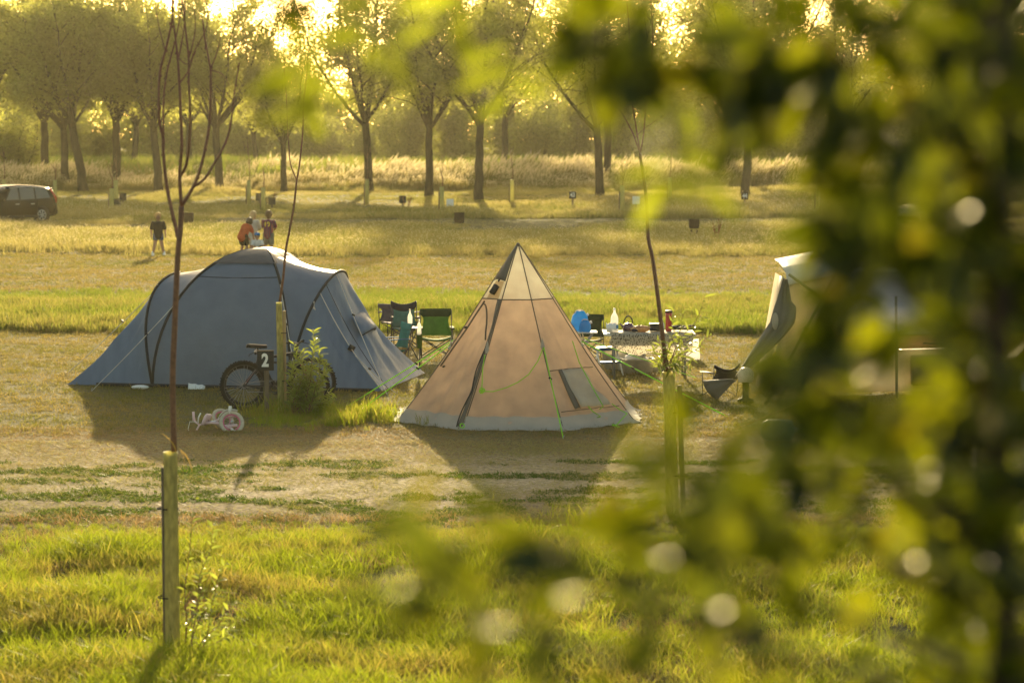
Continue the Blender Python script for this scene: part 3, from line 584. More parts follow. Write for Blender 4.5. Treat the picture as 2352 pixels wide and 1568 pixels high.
sh = thing('plastic_sheet', 'crumpled white plastic sheet poking out under the blue tent', 'sheet', gnd(452, 893)); p0 = gnd(452, 893)
mb = MB(); mb.grid([[p0 + Vector((-.13 + .26 * j / 5, -.05 + .06 * i / 3, .0 + .09 * (i / 3) * (1 - .4 * j / 5) + .012 * math.sin(j * 3 + i))) for j in range(6)] for i in range(4)]); mb.build('folded_sheet', M['white'], sh, thick=.004)
sh = thing('clear_bag', 'small clear plastic bag under the left front of the blue tent', 'bag', gnd(322, 893)); p0 = gnd(322, 893)
mb = MB(); mb.ell(p0 + Vector((0, 0, .03)), (.14, .06, .035), 10, 6); mb.build('bag_body', M['white'], sh)

# ------------------------------------------------------------------ tipi
M['tan'] = fabric('cream_canvas', (.74, .65, .51), .65, (1.0, .90, .72), .35, 5)
M['brown'] = fabric('brown_canvas', (.45, .36, .29), .6, (.87, .69, .55), .45, 5)
M['skirt'] = fabric('grey_skirt', (.50, .47, .41), .4, (.6, .54, .44), .7, 9)
M['trim'] = fabric('dark_trim', (.15, .125, .10), .2, (.2, .15, .11), .3)
M['flap'] = fabric('window_lining', (.66, .61, .52), .6, (.9, .8, .64), .9, 9)
M['mesh'] = fabric('cream_mesh', (.55, .46, .30), .5, (.8, .62, .36), .2, 30)
TC = Vector((.085, 33.8, 0)); TR, TH = 1.76, 2.41
tipi = thing('tipi_tent', 'brown and cream tipi tent with neon green guy lines', 'tent', TC)
ANG = [R(-70 + 45 * k) for k in range(8)]
def tv(k): a = ANG[k % 8]; return Vector((TR * math.sin(a), -TR * math.cos(a), 0))
def tp(k, q, s, out=0.0):                          # point on panel k: q across, s up
    b = tv(k).lerp(tv(k + 1), q); e = math.sin(math.pi * q)
    sag = .07 * e * math.sin(math.pi * min(1, s * .9 + .1)) * (1 - s * .3); rr = (1 - s) * (1 - .05 * math.sin(math.pi * s)) * (b.length - sag) / b.length
    fold = .022 * math.sin(q * 38 + k + s * 6) * max(0, .5 - abs(s - .12)) * e + .009 * math.sin(q * 23 + s * 17 + k * 2) * e * (1 - s) + (.011 if k % 8 in (0, 3) else .004) * math.sin(q * 16 - s * 44 + k) * e * (1 - s) * (s < .62)
    n = b.normalized(); return TC + b * rr + Vector((0, 0, TH * s + .02)) + (n * .85 + Vector((0, 0, .5))) * (out + fold)
SS = .685
for k in range(8):
    mb = MB(); lo = [[tp(k, j / 32, SS * i / 48) for j in range(33)] for i in range(49)]; hi = [[tp(k, j / 18, SS + (1 - SS) * i / 12) for j in range(19)] for i in range(13)]
    o = mb.grid(lo).build('lower_panel', M['brown'], tipi)
    mb = MB(); mb.grid(hi).build('upper_panel', M['tan'], tipi)
    mb = MB()
    def skp(q, i): 
        p = tp(k, q, .055 * (1 - i / 4), .012); b = tv(k).lerp(tv(k + 1), q).normalized(); p += b * (.10 * (i / 4) ** 1.5 + .015 * math.sin(q * 17 + k * 3) * i / 4); p.z = max(.008, p.z * (1 - .2 * i / 4) * (1 - (i / 4)) + .012 + .008 * math.sin(q * 23 + k)); return p
    mb.grid([[skp(j / 18, i) for j in range(19)] for i in range(5)]).build('mud_skirt', M['skirt'], tipi)
    mb = MB(); mb.tube([tp(k, 0, s / 20, .004) for s in range(21)], .008, 6); mb.build('ridge_seam', M['trim'], tipi)
    mb = MB(); mb.tube([tp(k, j / 10, SS, .006) for j in range(11)], .008, 5); mb.build('cross_seam', M['trim'], tipi)
mb = MB(); mb.lathe([(.03, 0), (.028, .03), (.012, .05)], 8, TC + Vector((0, 0, TH - .02))); mb.build('apex_cap', M['trim'], tipi)
# door on panel 0 (between -70 and -25 degrees): zip flap along its right edge, dark arch
mb = MB(); mb.grid([[tp(0, q, SS * (1 - i / 20), .02) for q in (.80 + .12 * min(1, i / 4), .93, .985)] for i in range(21)]).build('zip_flap', M['trim'], tipi, thick=.008)
mb = MB(); mb.tube([tp(0, .96 - .06 * abs(math.sin(i * .35)), SS * .62 * (1 - i / 16), .035) for i in range(17)], .010, 6); mb.build('zip', M['black'], tipi)
arch = [tp(0, .06 + .02 * i, .30 + .37 * min(1, i / 7) ** .6, .012) for i in range(8)] + [tp(0, .2 + .08 * i, .655 - .003 * i * i, .012) for i in range(9)]
mb = MB(); mb.tube(arch, .012, 5); mb.build('door_arch_seam', M['trim'], tipi)
# smoke vent hood and mesh on panel 0, upper
mb = MB(); mb.grid([[tp(0, .12 + .78 * j / 8, .985 - .20 * i / 6, .012 + .055 * math.sin(math.pi * j / 8) * (i / 6)) for j in range(9)] for i in range(7)]).build('vent_hood', M['trim'], tipi, thick=.008)
mb = MB(); mb.grid([[tp(0, .22 + .6 * j / 6, .785 - .10 * i / 4, .010) for j in range(7)] for i in range(5)]).build('vent_mesh', M['mesh'], tipi)
a_, b_ = tp(0, .56, .755, .05), tp(0, .50, .705, .06); mb = MB(); mb.tube([a_, a_.lerp(b_, .05), a_.lerp(b_, .95), b_], [.03, .046, .046, .032], 10); mb.build('rolled_flap', M['black'], tipi)
mb = MB(); mb.tube([tp(0, .5, .785, .04), tp(0, .56, .775, .05), tp(0, .58, .795, .04)], .012, 6); mb.build('toggle', M['black'], tipi)
# window on panel 2 (between 20 and 65 degrees)
mb = MB(); mb.grid([[tp(2, .26 + .44 * j / 8 + .08 * i / 8, .295 - .205 * i / 8, .03 + .03 * math.sin(i * 1.1) * math.sin(j * .9) + .03 * i / 8) for j in range(9)] for i in range(9)]).build('window_flap', M['flap'], tipi, thick=.006)
mb = MB(); mb.grid([[tp(2, .21 + .09 * j / 3 + .05 * i / 8, .295 - .205 * i / 8, .02 + .02 * math.sin(math.pi * j / 3)) for j in range(4)] for i in range(9)]).build('window_frame', M['trim'], tipi, thick=.006)
mb = MB(); mb.tube([tp(2, .04 + .9 * j / 12, .30, .008) for j in range(13)], .007, 5); mb.build('window_seam', M['trim'], tipi)
mb = MB(); mb.tube([tp(2, .04 + .9 * j / 12, .085, .008) for j in range(13)], .006, 5); mb.build('window_seam', M['trim'], tipi)
# guy points and cords
def cordp(pts, r=.007, name='slack_cord'): mb = MB(); mb.tube(pts, r, 5); return mb.build(name, M['neon'], tipi)
for k, s in ((0, .42), (1, .42), (2, .44), (3, .44), (7, .42), (6, .42), (4, .43), (5, .43)):
    mb = MB(); p = tp(k, 0, s, .02); n_ = tv(k).normalized(); t_ = Vector((-n_.y, n_.x, 0)); mb.add([p + Vector((0, 0, .10)), p - t_ * .035 + n_ * .02 - Vector((0, 0, .04)), p + t_ * .035 + n_ * .02 - Vector((0, 0, .04))], [(0, 1, 2)]); mb.box(p + n_ * .03 - Vector((0, 0, .05)), (.035, .035, .03)); mb.build('guy_point', M['skirt'], tipi, smooth=False, thick=.006)
g2 = tp(2, 0, .42, .05); guy(g2, gnd(1294, 1008), tipi, 'neon', .0085, sag=0)
kx = tp(1, .10, .185, .05); cordp([tp(1, 0, .38, .04), tp(1, .03, .30, .045), tp(1, .08, .22, .045), kx])
cordp([g2, tp(1, .86, .345, .05), tp(1, .70, .275, .05), tp(1, .55, .235, .05), tp(1, .40, .205, .055), tp(1, .24, .185, .055), kx])
mb = MB()
for i in range(5): mb.torus(kx + Vector((rng.uniform(-.02, .02), -.02, rng.uniform(-.05, .03))), .022, .006, Euler((1.2 + rng.uniform(-.6, .6), rng.uniform(-.6, .6), 0)).to_matrix(), 10, 5)
mb.build('cord_knot', M['neon'], tipi)
w0 = tp(2, .78, .44, .05); gl = gnd(1352, 965); cordp([w0, tp(2, .66, .32, .08), tp(2, .62, .23, .10), tp(2, .60, .15, .12), tp(2, .58, .07, .16), gl + Vector((0, -.1, .05)), gl + Vector((-.05, -.15, .02)), gl + Vector((-.2, -.25, .012)), gl + Vector((-.3, -.2, .012)), gl + Vector((-.12, -.12, .015))])
cordp([tp(2, .44, .09, .07), tp(2, .44, .055, .10), tp(2, .47, .02, .14), gl + Vector((-.02, -.05, .02))])
cordp([tp(2, .80, .09, .07), tp(2, .80, .05, .12), tp(2, .82, .02, .16), gnd(1415, 980) + Vector((0, 0, .02))])
for c_ in (gl + Vector((-.02, -.1, .03)), gnd(1415, 981)):
    mb = MB()
    for i in range(4): mb.torus(c_ + Vector((rng.uniform(-.03, .03), rng.uniform(-.03, .03), rng.uniform(0, .03))), .03, .006, Euler((rng.uniform(0, 1.2), rng.uniform(0, 1), 0)).to_matrix(), 10, 5)
    mb.build('cord_knot', M['neon'], tipi)
mb = MB(); p = tp(1, .02, 0, .1); mb.torus(p, .03, .008, Euler((1, .5, 0)).to_matrix(), 10, 5); mb.build('peg_loop', M['neon'], tipi)
guy(tp(7, 0, .42, .03), gnd(797, 933), tipi, 'neon', .0085, sag=0); guy(tp(0, 0, .42, .03), gnd(823, 945), tipi, 'neon', .0085, sag=0)
guy(tp(3, 0, .44, .03) , gnd(1673, 958), tipi, 'neon', .0085, sag=0); guy(tp(4, 0, .43, .03), gnd(1600, 868), tipi, 'neon', .007, sag=0)
for k, q, s in ((0, .16, .30), (0, .1, .52)): 
    mb = MB(); p = tp(k, q, s, .02); mb.tube([p, p + Vector((-.02, -.04, -.005))], .014, 7); mb.build('toggle', M['black'], tipi)

# ------------------------------------------------------------------ cream trailer tent half behind the near leaves
M['cream'] = fabric('pale_canvas', (.46, .43, .34), .40, (.66, .56, .34), .4, 4)
M['roofw'] = fabric('white_roof', (.72, .70, .64), .35, (.8, .74, .6), .2, 4)
M['canvas_grey'] = fabric('grey_canvas', (.16, .15, .12), .15, (.2, .17, .12), .8, 6, stretch=(1, 1, .4))
M['bluegrey'] = fabric('blue_grey_canvas', (.25, .28, .34), .3, (.35, .36, .38), .4, 4)
M['orange'] = fabric('orange_canvas', (.42, .24, .10), .3, (.6, .35, .12), .3, 4)
M['polegreen'] = mat('olive_pole', (.11, .11, .06), .4, .5)
ZT = Vector((5.9, 36.6, 0)); tt = thing('trailer_tent', 'cream trailer tent with white roof behind the blurred leaves', 'tent', ZT)
A = at(1806, 628, 36.2); B = at(1925, 602, 37.0); Cc = at(2360, 590, 37.6); Dk = at(2380, 640, 38.8)
def gx(x, Y, z=0.0): return Vector(((x - 1176) / F * Y, Y, z))
mb = MB(); mb.grid([[A.lerp(B, j / 6) + Vector((0, k * 1.6, .10 * math.sin(math.pi * j / 6) * 0 + .12 * math.sin(k * 1.6) - (.16 if k == -.06 else 0))) for j in range(7)] for k in (-.06, 0, .35, .7, 1)]); mb.build('roof', M['roofw'], tt, thick=.02)
mb = MB(); mb.grid([[B.lerp(Cc, j / 8) + Vector((0, k * 1.5, .10 * math.sin(k * 2.4) - (.14 if k == -.06 else 0))) for j in range(9)] for k in (-.06, 0, .35, .7, 1)]); mb.build('roof', M['roofw'], tt, thick=.02)
fA, fB, fC = gx(1770, 36.0, .05), gx(1925, 36.6, .05), gx(2400, 37.2, .05)
mb = MB(); mb.grid([[(A + Vector((.03, .05, -.1))).lerp(B, j / 8).lerp(fA.lerp(fB, j / 8), i / 12) + Vector((0, .03 * math.sin(j * 2.2) * i / 12, 0)) for j in range(9)] for i in range(13)]); mb.build('front_wall', M['cream'], tt, thick=.006)
mb = MB(); mb.grid([[B.lerp(Cc, j / 8).lerp(fB.lerp(fC, j / 8), i / 12 * .55) + Vector((0, .05 * math.sin(j * 1.9) * i / 12 - .05, -.04)) for j in range(9)] for i in range(13)]); mb.build('awning_wall', M['bluegrey'], tt, thick=.006)
mb = MB(); mb.grid([[B.lerp(Cc, j / 8).lerp(fB.lerp(fC, j / 8), .56 + .1 * i / 3) + Vector((0, -.06, -.04)) for j in range(9)] for i in range(4)]); mb.build('orange_band', M['orange'], tt, thick=.006)
mb = MB(); mb.grid([[B.lerp(Cc, j / 8).lerp(fB.lerp(fC, j / 8), .67 + .32 * i / 5) + Vector((0, .02 * math.sin(j * 4) - .04, -.04)) for j in range(9)] for i in range(6)]); mb.build('lower_wall', M['cream'], tt, thick=.006)
# left end wall, receding
mb = MB(); mb.grid([[(A + Vector((0, k * 1.5, -.08))).lerp(fA + Vector((-.05, k * 1.5, 0)), i / 8) for k in (0, .5, 1)] for i in range(9)]); mb.build('end_wall', M['cream'], tt, thick=.006)
# gathered door curtain on the left
c0, c1, c2 = at(1800, 640, 36.0), at(1775, 740, 35.9), at(1690, 866, 35.8); cur = []
for i in range(17):
    q = i / 16; p = c0.lerp(c1, q * 2) if q < .5 else c1.lerp(c2, (q - .5) * 2); wd = .06 + .22 * math.sin(math.pi * min(1, q * 1.02)) ** 1.0
    cur.append([p + Vector((wd * (j / 9 - .1) * (1.3 if q > .3 else 1), .04 * math.sin(j * 2.1 + q * 2), -.05 * wd * j / 9)) for j in range(10)])
mb = MB(); mb.grid(cur); mb.build('gathered_curtain', M['canvas_grey'], tt, thick=.006)
mb = MB(); mb.grid([[c2 + Vector((.02 + (.06 + .45 * i / 5) * math.cos(2.2 + 1.6 * j / 7), .05 * math.sin(j * 2.3), -.02 + (.06 + .42 * i / 5) * -abs(math.sin(2.4 + 1.2 * j / 7)))) for j in range(8)] for i in range(6)]); mb.build('curtain_hem', M['canvas_grey'], tt, thick=.006)
mb = MB(); mb.ell(c1 + Vector((.03, -.05, .02)), (.05, .03, .13)); mb.build('curtain_tie', M['cream'], tt)
for (xa, ya, xb, yb, Y) in ((1918, 632, 1752, 940, 35.5), (1940, 640, 1772, 950, 35.6), (1812, 630, 1895, 690, 35.8), (2058, 680, 2060, 930, 36.3)):
    mb = MB(); mb.tube([at(xa, ya, Y), at(xb, yb, Y - .2)], .022, 8); mb.build('pole', M['polegreen'], tt)
    if Y < 35.7:
        for q in (.4, .75): mb = MB(); p = at(xa, ya, Y).lerp(at(xb, yb, Y - .2), q); mb.box(p, (.07, .05, .05), Euler((0, .5, 0))); mb.build('pole_clamp', M['black'], tt)
mb = MB(); mb.tube([at(2120, 788, 35.9), at(2400, 792, 35.9)], .012, 6); mb.box(at(2173, 788, 35.88), (.05, .03, .04)); mb.build('cross_bar', M['black'], tt)
mb = MB(); mb.tube([at(1890, 900, 35.5), gnd(1690, 985)], .01, 5); mb.build('guy_line', M['orange'], tt)
mb = MB(); mb.box(ZT + Vector((1.9, .8, .35)), (3.4, 1.5, .45)); mb.build('trailer_body', M['darkgrey'], tt, bevel=.03)
# ------------------------------------------------------------------ saplings in plastic guards
def guard_parts(t, base, H, r=.05, stake_dx=-.075, stake_h=1.35, lean=(0, 0), stake_r=.022, stake_m='wood', square=False):
    top = base + Vector((lean[0], lean[1], H)); mb = MB(); n = 16; vs = []; fs = []
    for ring, (q, rr) in enumerate([(0, r * 1.12), (.5, r * 1.05), (.97, r), (1, r * 1.06), (1, r * .92), (0, r)]):
        c = base.lerp(top, q)
        for j in range(n): a = 2 * math.pi * j / n; vs.append(c + Vector((math.cos(a) * rr, math.sin(a) * rr, 0)))
    for i in range(5):
        for j in range(n): fs.append((i * n + j, i * n + (j + 1) % n, (i + 1) * n + (j + 1) % n, (i + 1) * n + j))
    mb.add(vs, fs); g_ = mb.build('tree_guard', M['guard'], t)
    sb = base + Vector((stake_dx, .02, -.05)); st = top + Vector((stake_dx, .02, stake_h - H)); mb = MB()
    if square: mb.box((sb + st) / 2, (stake_r * 2, stake_r * 2, (st - sb).length))
    else: mb.tube([sb, st], stake_r, 10)
    mb.build('stake', M[stake_m], t, smooth=not square, bevel=.004)
    for q in (.28, .72):
        mb = MB(); p = base.lerp(top, q) + Vector((stake_dx / 2, .01, 0)); mb.torus(p, 1, .006, Matrix.Diagonal((r * 1.1 + abs(stake_dx) / 2, r * 1.15, 1)), 20, 5); mb.build('tie', M['black'], t)
    return g_
def limb(paths, Y, name, t, mtl='twig', wob=.12, scale=.336, ox=0, oy=0, seed=1):
    r = random.Random(seed); mb = MB()
    for pi, (r0, r1, pts) in enumerate(paths):
        d0 = r.uniform(-wob, wob); P = []
        for i, (x, y) in enumerate(pts): P.append(at(x * scale + ox, y * scale + oy, Y + d0 * min(1, i / 3)))
        Q = []
        for i in range(len(P) - 1):                                # smooth by Catmull-Rom
            a, b, c, d = P[max(i - 1, 0)], P[i], P[i + 1], P[min(i + 2, len(P) - 1)]
            for k in range(4):
                u = k / 4; Q.append(.5 * ((2 * b) + (c - a) * u + (2 * a - 5 * b + 4 * c - d) * u * u + (3 * b - a - 3 * c + d) * u ** 3))
        Q.append(P[-1]); n = len(Q); mb.tube(Q, [1.2 * (r0 + (r1 - r0) * i / (n - 1)) for i in range(n)], 7)
        for i in range(6, n - 2, 5):                                # buds
            if r0 < .02: mb.ell(Q[i] + Vector((r.choice((-1, 1)) * r0 * .9, -r0 * .4, 0)), (r0 * .55, r0 * .5, r0 * .9), 5, 4)
    return mb.build(name, M[mtl], t)
def leaf_m(L=.055, w=.24, m='shoot', curl=.2, n=4):
    mb = MB(); P = []
    for i in range(n + 1):
        q = i / n; ww = L * w * math.sin(math.pi * (q * .92 + .04)) ** .8 * .5 * (1.25 - .5 * q); z = -curl * L * q * q
        P.append([Vector((-ww, L * q, z + ww * .35)), Vector((0, L * q, z)), Vector((ww, L * q, z + ww * .35))])
    mb.grid(P); return mb.mesh('leaf', M[m])
def look(d, roll): return (d.to_track_quat('Y', 'Z').to_matrix() @ Matrix.Rotation(roll, 3, 'Y')).to_euler()

b1 = gnd(397, 1500); D1 = b1.y
s1 = thing('bare_sapling', 'tall bare sapling in a plastic guard, nearest on the left', 'sapling', b1)
guard_parts(s1, b1, 1.56, .052, -.055, 1.44, (.0, 0), .022, 'oldwood')
limb([(.020, .017, [(1190, 3085), (1180, 2600), (1195, 2200), (1215, 1750), (1232, 1568), (1240, 1410)]),
      (.013, .005, [(1215, 1620), (1205, 1568), (1170, 1420), (1140, 1270), (1118, 1060), (1115, 940), (1090, 830), (1085, 650), (1095, 480), (1130, 350), (1165, 200), (1185, 60), (1180, -80)]),
      (.007, .003, [(1117, 930), (1118, 680), (1140, 500), (1165, 400), (1195, 290), (1230, 120), (1245, -60)]),
      (.012, .004, [(1240, 1410), (1228, 1200), (1242, 1000), (1235, 760), (1225, 560), (1215, 400), (1200, 270), (1180, 100), (1175, -40)]),
      (.010, .004, [(1230, 1210), (1275, 1120), (1295, 950), (1300, 760), (1290, 560), (1290, 400), (1270, 220), (1255, 60), (1240, -60)]),
      (.012, .005, [(1240, 1410), (1320, 1280), (1370, 1150), (1410, 980), (1435, 800), (1440, 500), (1425, 400), (1400, 260), (1385, 130)]),
      (.009, .004, [(1318, 1278), (1400, 1220), (1480, 1090), (1555, 940), (1590, 760), (1605, 620), (1625, 500), (1635, 430)]),
      (.005, .002, [(1235, 560), (1290, 480), (1330, 350), (1400, 220), (1425, 120)]), (.005, .002, [(1218, 410), (1250, 250), (1265, 100), (1260, -20)]),
      (.005, .002, [(1440, 470), (1480, 370), (1510, 250)]), (.005, .002, [(1290, 400), (1310, 330), (1335, 200), (1330, 60)]), (.004, .002, [(1130, 350), (1090, 200), (1065, 60)]),
      (.004, .002, [(1215, 390), (1280, 440), (1340, 350)]), (.004, .002, [(1440, 480), (1520, 510), (1575, 600)])], D1, 'stem', s1, scale=.336)
lf = leaf_m(.16, .14, 'shoot', .6, 6)
M['deadleaf'] = mat('dead_leaf', (.35, .24, .08), .6, .3, trans=.5, tcol=(.75, .5, .12))
dl = leaf_m(.17, .10, 'deadleaf', .7, 6)
for x, y, d in ((412, 1032, (.6, -.1, -.35)), (412, 1032, (.5, .1, -.6))): place('dead_leaf', dl, s1, at(x, y, D1) - b1, look(Vector(d), .3))
place('dead_leaf', dl, s1, at(404, 1040, D1 - .05) - b1, look(Vector((-.08, 0, 1)), .8))

def shoots(t, base, tips, nl, L, seed, single=True, stem_r=.006, w=.22, bend=.1, mt='shoot'):
    r = random.Random(seed); lm = [leaf_m(L * k, w, mt, .25 * k) for k in (.75, 1.0, 1.25)]; acc = MB(); off = OFF[t]
    for tip in tips:
        P = [base[tip[1]].lerp(tip[0], q) + Vector((r.uniform(-1, 1) * bend * q * (1 - q) * 2, r.uniform(-1, 1) * bend * q * (1 - q) * 2, .12 * bend * math.sin(math.pi * q))) for q in (0, .2, .4, .6, .8, 1)]
        mb = MB(); mb.tube(P, [stem_r * (1 - .8 * q) for q in (0, .2, .4, .6, .8, 1)], 5); mb.build('shoot', M['twig'], t)
        n = int(nl * r.uniform(.8, 1.2)); ax = (P[-1] - P[0]).normalized()
        for i in range(n):
            q = .12 + .88 * (i + .5) / n; k = min(4, int(q * 5)); p = P[k].lerp(P[k + 1], q * 5 - k); a = i * 2.4 + r.uniform(-.4, .4)
            s_ = ax.orthogonal().normalized(); s_ = Matrix.Rotation(a, 3, ax) @ s_; d = (ax * r.uniform(.5, 1.1) + s_ + Vector((0, 0, -.1)) * r.random()).normalized()
            if single: place('leaf', r.choice(lm), t, p - off, look(d, r.uniform(-1.2, 1.2)))
            else:
                me = r.choice(lm); Mx = look(d, r.uniform(-1.2, 1.2)).to_matrix(); acc.add([p + Mx @ v.co for v in me.vertices], [tuple(f.vertices) for f in me.polygons])
    if not single: o = acc.build('foliage', M[mt], t); o['kind'] = 'stuff'
# willow shoots beside the near guard
w1 = thing('willow_shoots', 'small silvery willow shoots right of the nearest plastic guard', 'plant', gnd(440, 1500)); wb_ = [gnd(425, 1505), gnd(440, 1520), gnd(452, 1515)]
shoots(w1, wb_, [(at(452, 1130, D1 - .1), 0), (at(490, 1200, D1 - .2), 0), (at(520, 1290, D1 - .3), 0), (at(545, 1380, D1 - .4), 1), (at(500, 1350, D1 - .5), 2), (at(470, 1260, D1), 1), (at(535, 1440, D1 - .3), 2)], 30, .072, 31, False, .006, .3)

b2 = gnd(646, 944); D2 = b2.y
s2 = thing('bare_sapling', 'bare sapling in a plastic guard beside the number sign', 'sapling', b2)
guard_parts(s2, b2, 1.56, .043, .062, 1.44, (-.02, 0), .022, 'wood', True)
limb([(.016, .012, [(1912, 2060), (1935, 1900), (1955, 1700), (1980, 1568), (2010, 1400), (2028, 1228)]), (.011, .003, [(2028, 1228), (2045, 1140), (2070, 900), (2075, 700), (2090, 580), (2105, 380), (2105, 100), (2108, -60)]),
      (.007, .003, [(2026, 1228), (1985, 1120), (1975, 1000), (1965, 880), (1960, 700), (1945, 480), (1940, 200), (1938, -40)]), (.004, .002, [(2072, 800), (2050, 620), (2085, 580)]), (.004, .002, [(2072, 840), (2110, 760), (2120, 640)]), (.004, .002, [(1945, 450), (1985, 350), (2010, 250)])], D2, 'stem', s2, scale=.336)
w2 = thing('willow_bush', 'young leafy willow bush hiding the bicycle front wheels', 'plant', gnd(690, 954)); bb = [gnd(672, 954), gnd(690, 953), gnd(705, 956)]
r_ = random.Random(3); tips = [(at(x, y, 34.1 + r_.uniform(-.2, .2)), r_.randrange(3)) for x, y in ((720, 758), (735, 800), (748, 835), (700, 800), (675, 790), (690, 850), (745, 870), (665, 860), (715, 880), (760, 900), (765, 915), (680, 900), (730, 850), (705, 830), (740, 820), (725, 780), (690, 810), (712, 850), (735, 880), (700, 870), (672, 830), (755, 850), (728, 905), (690, 920), (715, 915), (745, 925), (668, 900))]
shoots(w2, bb, tips, 52, .10, 41, False, .007, .27, .15)

b3 = gnd(1545, 1182); D3 = b3.y
s3 = thing('leafy_sapling', 'sapling in a plastic guard with leafy willow shoots beside the tipi', 'sapling', b3)
guard_parts(s3, b3, 1.50, .062, .115, 1.36, (-.05, 0), .027, 'oldwood')
limb([(.021, .013, [(1530, 853), (1525, 800), (1518, 740), (1508, 660), (1498, 590), (1489, 548), (1486, 480), (1480, 420), (1472, 370), (1470, 352)]), (.008, .002, [(1470, 352), (1455, 310), (1440, 280), (1425, 255), (1395, 220)]),
      (.008, .003, [(1470, 352), (1462, 300), (1450, 230), (1435, 190), (1445, 100), (1440, 0), (1442, -40)]), (.008, .003, [(1470, 352), (1478, 310), (1482, 260), (1486, 200), (1500, 100), (1495, 0), (1497, -40)]),
      (.004, .002, [(1458, 318), (1475, 300), (1510, 275)]), (.004, .002, [(1450, 230), (1425, 170), (1400, 120)]), (.004, .002, [(1484, 230), (1500, 180), (1520, 130)]), (.003, .002, [(1482, 440), (1490, 425), (1500, 410)])], D3, 'stem', s3, scale=1.0)
sb3 = [at(1535, 852, D3), at(1528, 850, D3), at(1520, 848, D3)]
shoots(s3, sb3, [(at(1622, 668, D3 - .1), 0), (at(1640, 765, D3 - .2), 0), (at(1612, 720, D3 + .1), 0), (at(1572, 700, D3), 1), (at(1550, 712, D3 - .2), 1), (at(1500, 800, D3), 2), (at(1585, 840, D3 - .3), 0), (at(1600, 780, D3 + .2), 0), (at(1545, 770, D3 - .2), 1), (at(1512, 780, D3 - .1), 2), (at(1560, 835, D3 - .3), 1), (at(1575, 790, D3 + .1), 0), (at(1505, 835, D3 - .2), 2)], 15, .105, 51, True, .006, .20, .12)
w3 = thing('weed_stems', 'thin leafy weed stems right of the guard by the tipi', 'plant', gnd(1590, 1200)); wb3 = [gnd(1585, 1205), gnd(1595, 1200), gnd(1600, 1200)]
shoots(w3, wb3, [(at(1600, 1090, D3 - .2), 0), (at(1630, 1100, D3 - .2), 1), (at(1655, 1130, D3), 2), (at(1690, 1120, D3 + .2), 2), (at(1610, 1120, D3), 1)], 22, .08, 61, False, .005, .25)
# tufts round the guards
x = np.concatenate([b1.x + nr.normal(.1, .35, 130), b2.x + nr.normal(.75, .55, 200), b3.x + nr.normal(.2, .5, 120), -2.75 + nr.normal(0, .5, 160)])
y = np.concatenate([D1 + nr.normal(0, .35, 130), D2 + nr.normal(-.7, .5, 200), D3 + nr.normal(-.4, .4, 120), 33.2 + nr.normal(0, .35, 160)])
scatter('tufts_at_guards', 'longer grass tufts round the tree guards and bicycles', P3(x, y), nr.uniform(.35, 1.1, len(x)) * np.clip(fbm(x * 1.5, y * 1.2, 88) * 2.2 - .2, .3, 1.5), [clump(260 + i, 22, .12, .20, .009, .5, [gm_lush, gm_plume], 3, seed_head=.02) for i in range(4)])

# ------------------------------------------------------------------ number sign
sg = thing('number_sign', 'black number 2 pitch sign on a wooden post', 'sign', gnd(613, 950)); p0 = gnd(613, 950); Y = p0.y
M['board'] = mat('black_board', (.018, .017, .015), .6, .3, var=.2); M['paint'] = mat('white_paint', (.78, .76, .70), .6, .2, var=.05)
mb = MB(); mb.box(p0 + Vector((0, 0, .42)), (.065, .045, .90)); mb.build('post', M['oldwood'], sg, False, bevel=.004)
bc = at(610, 828, Y - .05); mb = MB(); mb.box(bc, (.235, .03, .28)); bo = mb.build('board', M['board'], sg, False, bevel=.004)
mb = MB(); mb.box(bc + Vector((0, 0, .1435)), (.24, .034, .006)); mb.build('edge', M['wood'], bo, False)
def text_mesh(s, size, m, ext=.004, sx=1.0, bold=0.0):
    cu = bpy.data.curves.new('t', 'FONT'); cu.body = s; cu.size = size; cu.extrude = ext; cu.offset = bold; cu.align_x = 'CENTER'; cu.align_y = 'CENTER'
    o = bpy.data.objects.new('t', cu); COL.objects.link(o); dg = bpy.context.evaluated_depsgraph_get(); me = bpy.data.meshes.new_from_object(o.evaluated_get(dg)); bpy.data.objects.remove(o)
    me.transform(Matrix.Rotation(math.pi / 2, 4, 'X') @ Matrix.Diagonal((sx, 1, 1, 1))); me.materials.clear(); me.materials.append(m); return me
o = place('numeral', text_mesh('2', .25, M['paint'], .003, .78, .010), bo, bc + Vector((-.005, -.018, -.002)) - OFF[sg]); OFF[o] = OFF[sg]

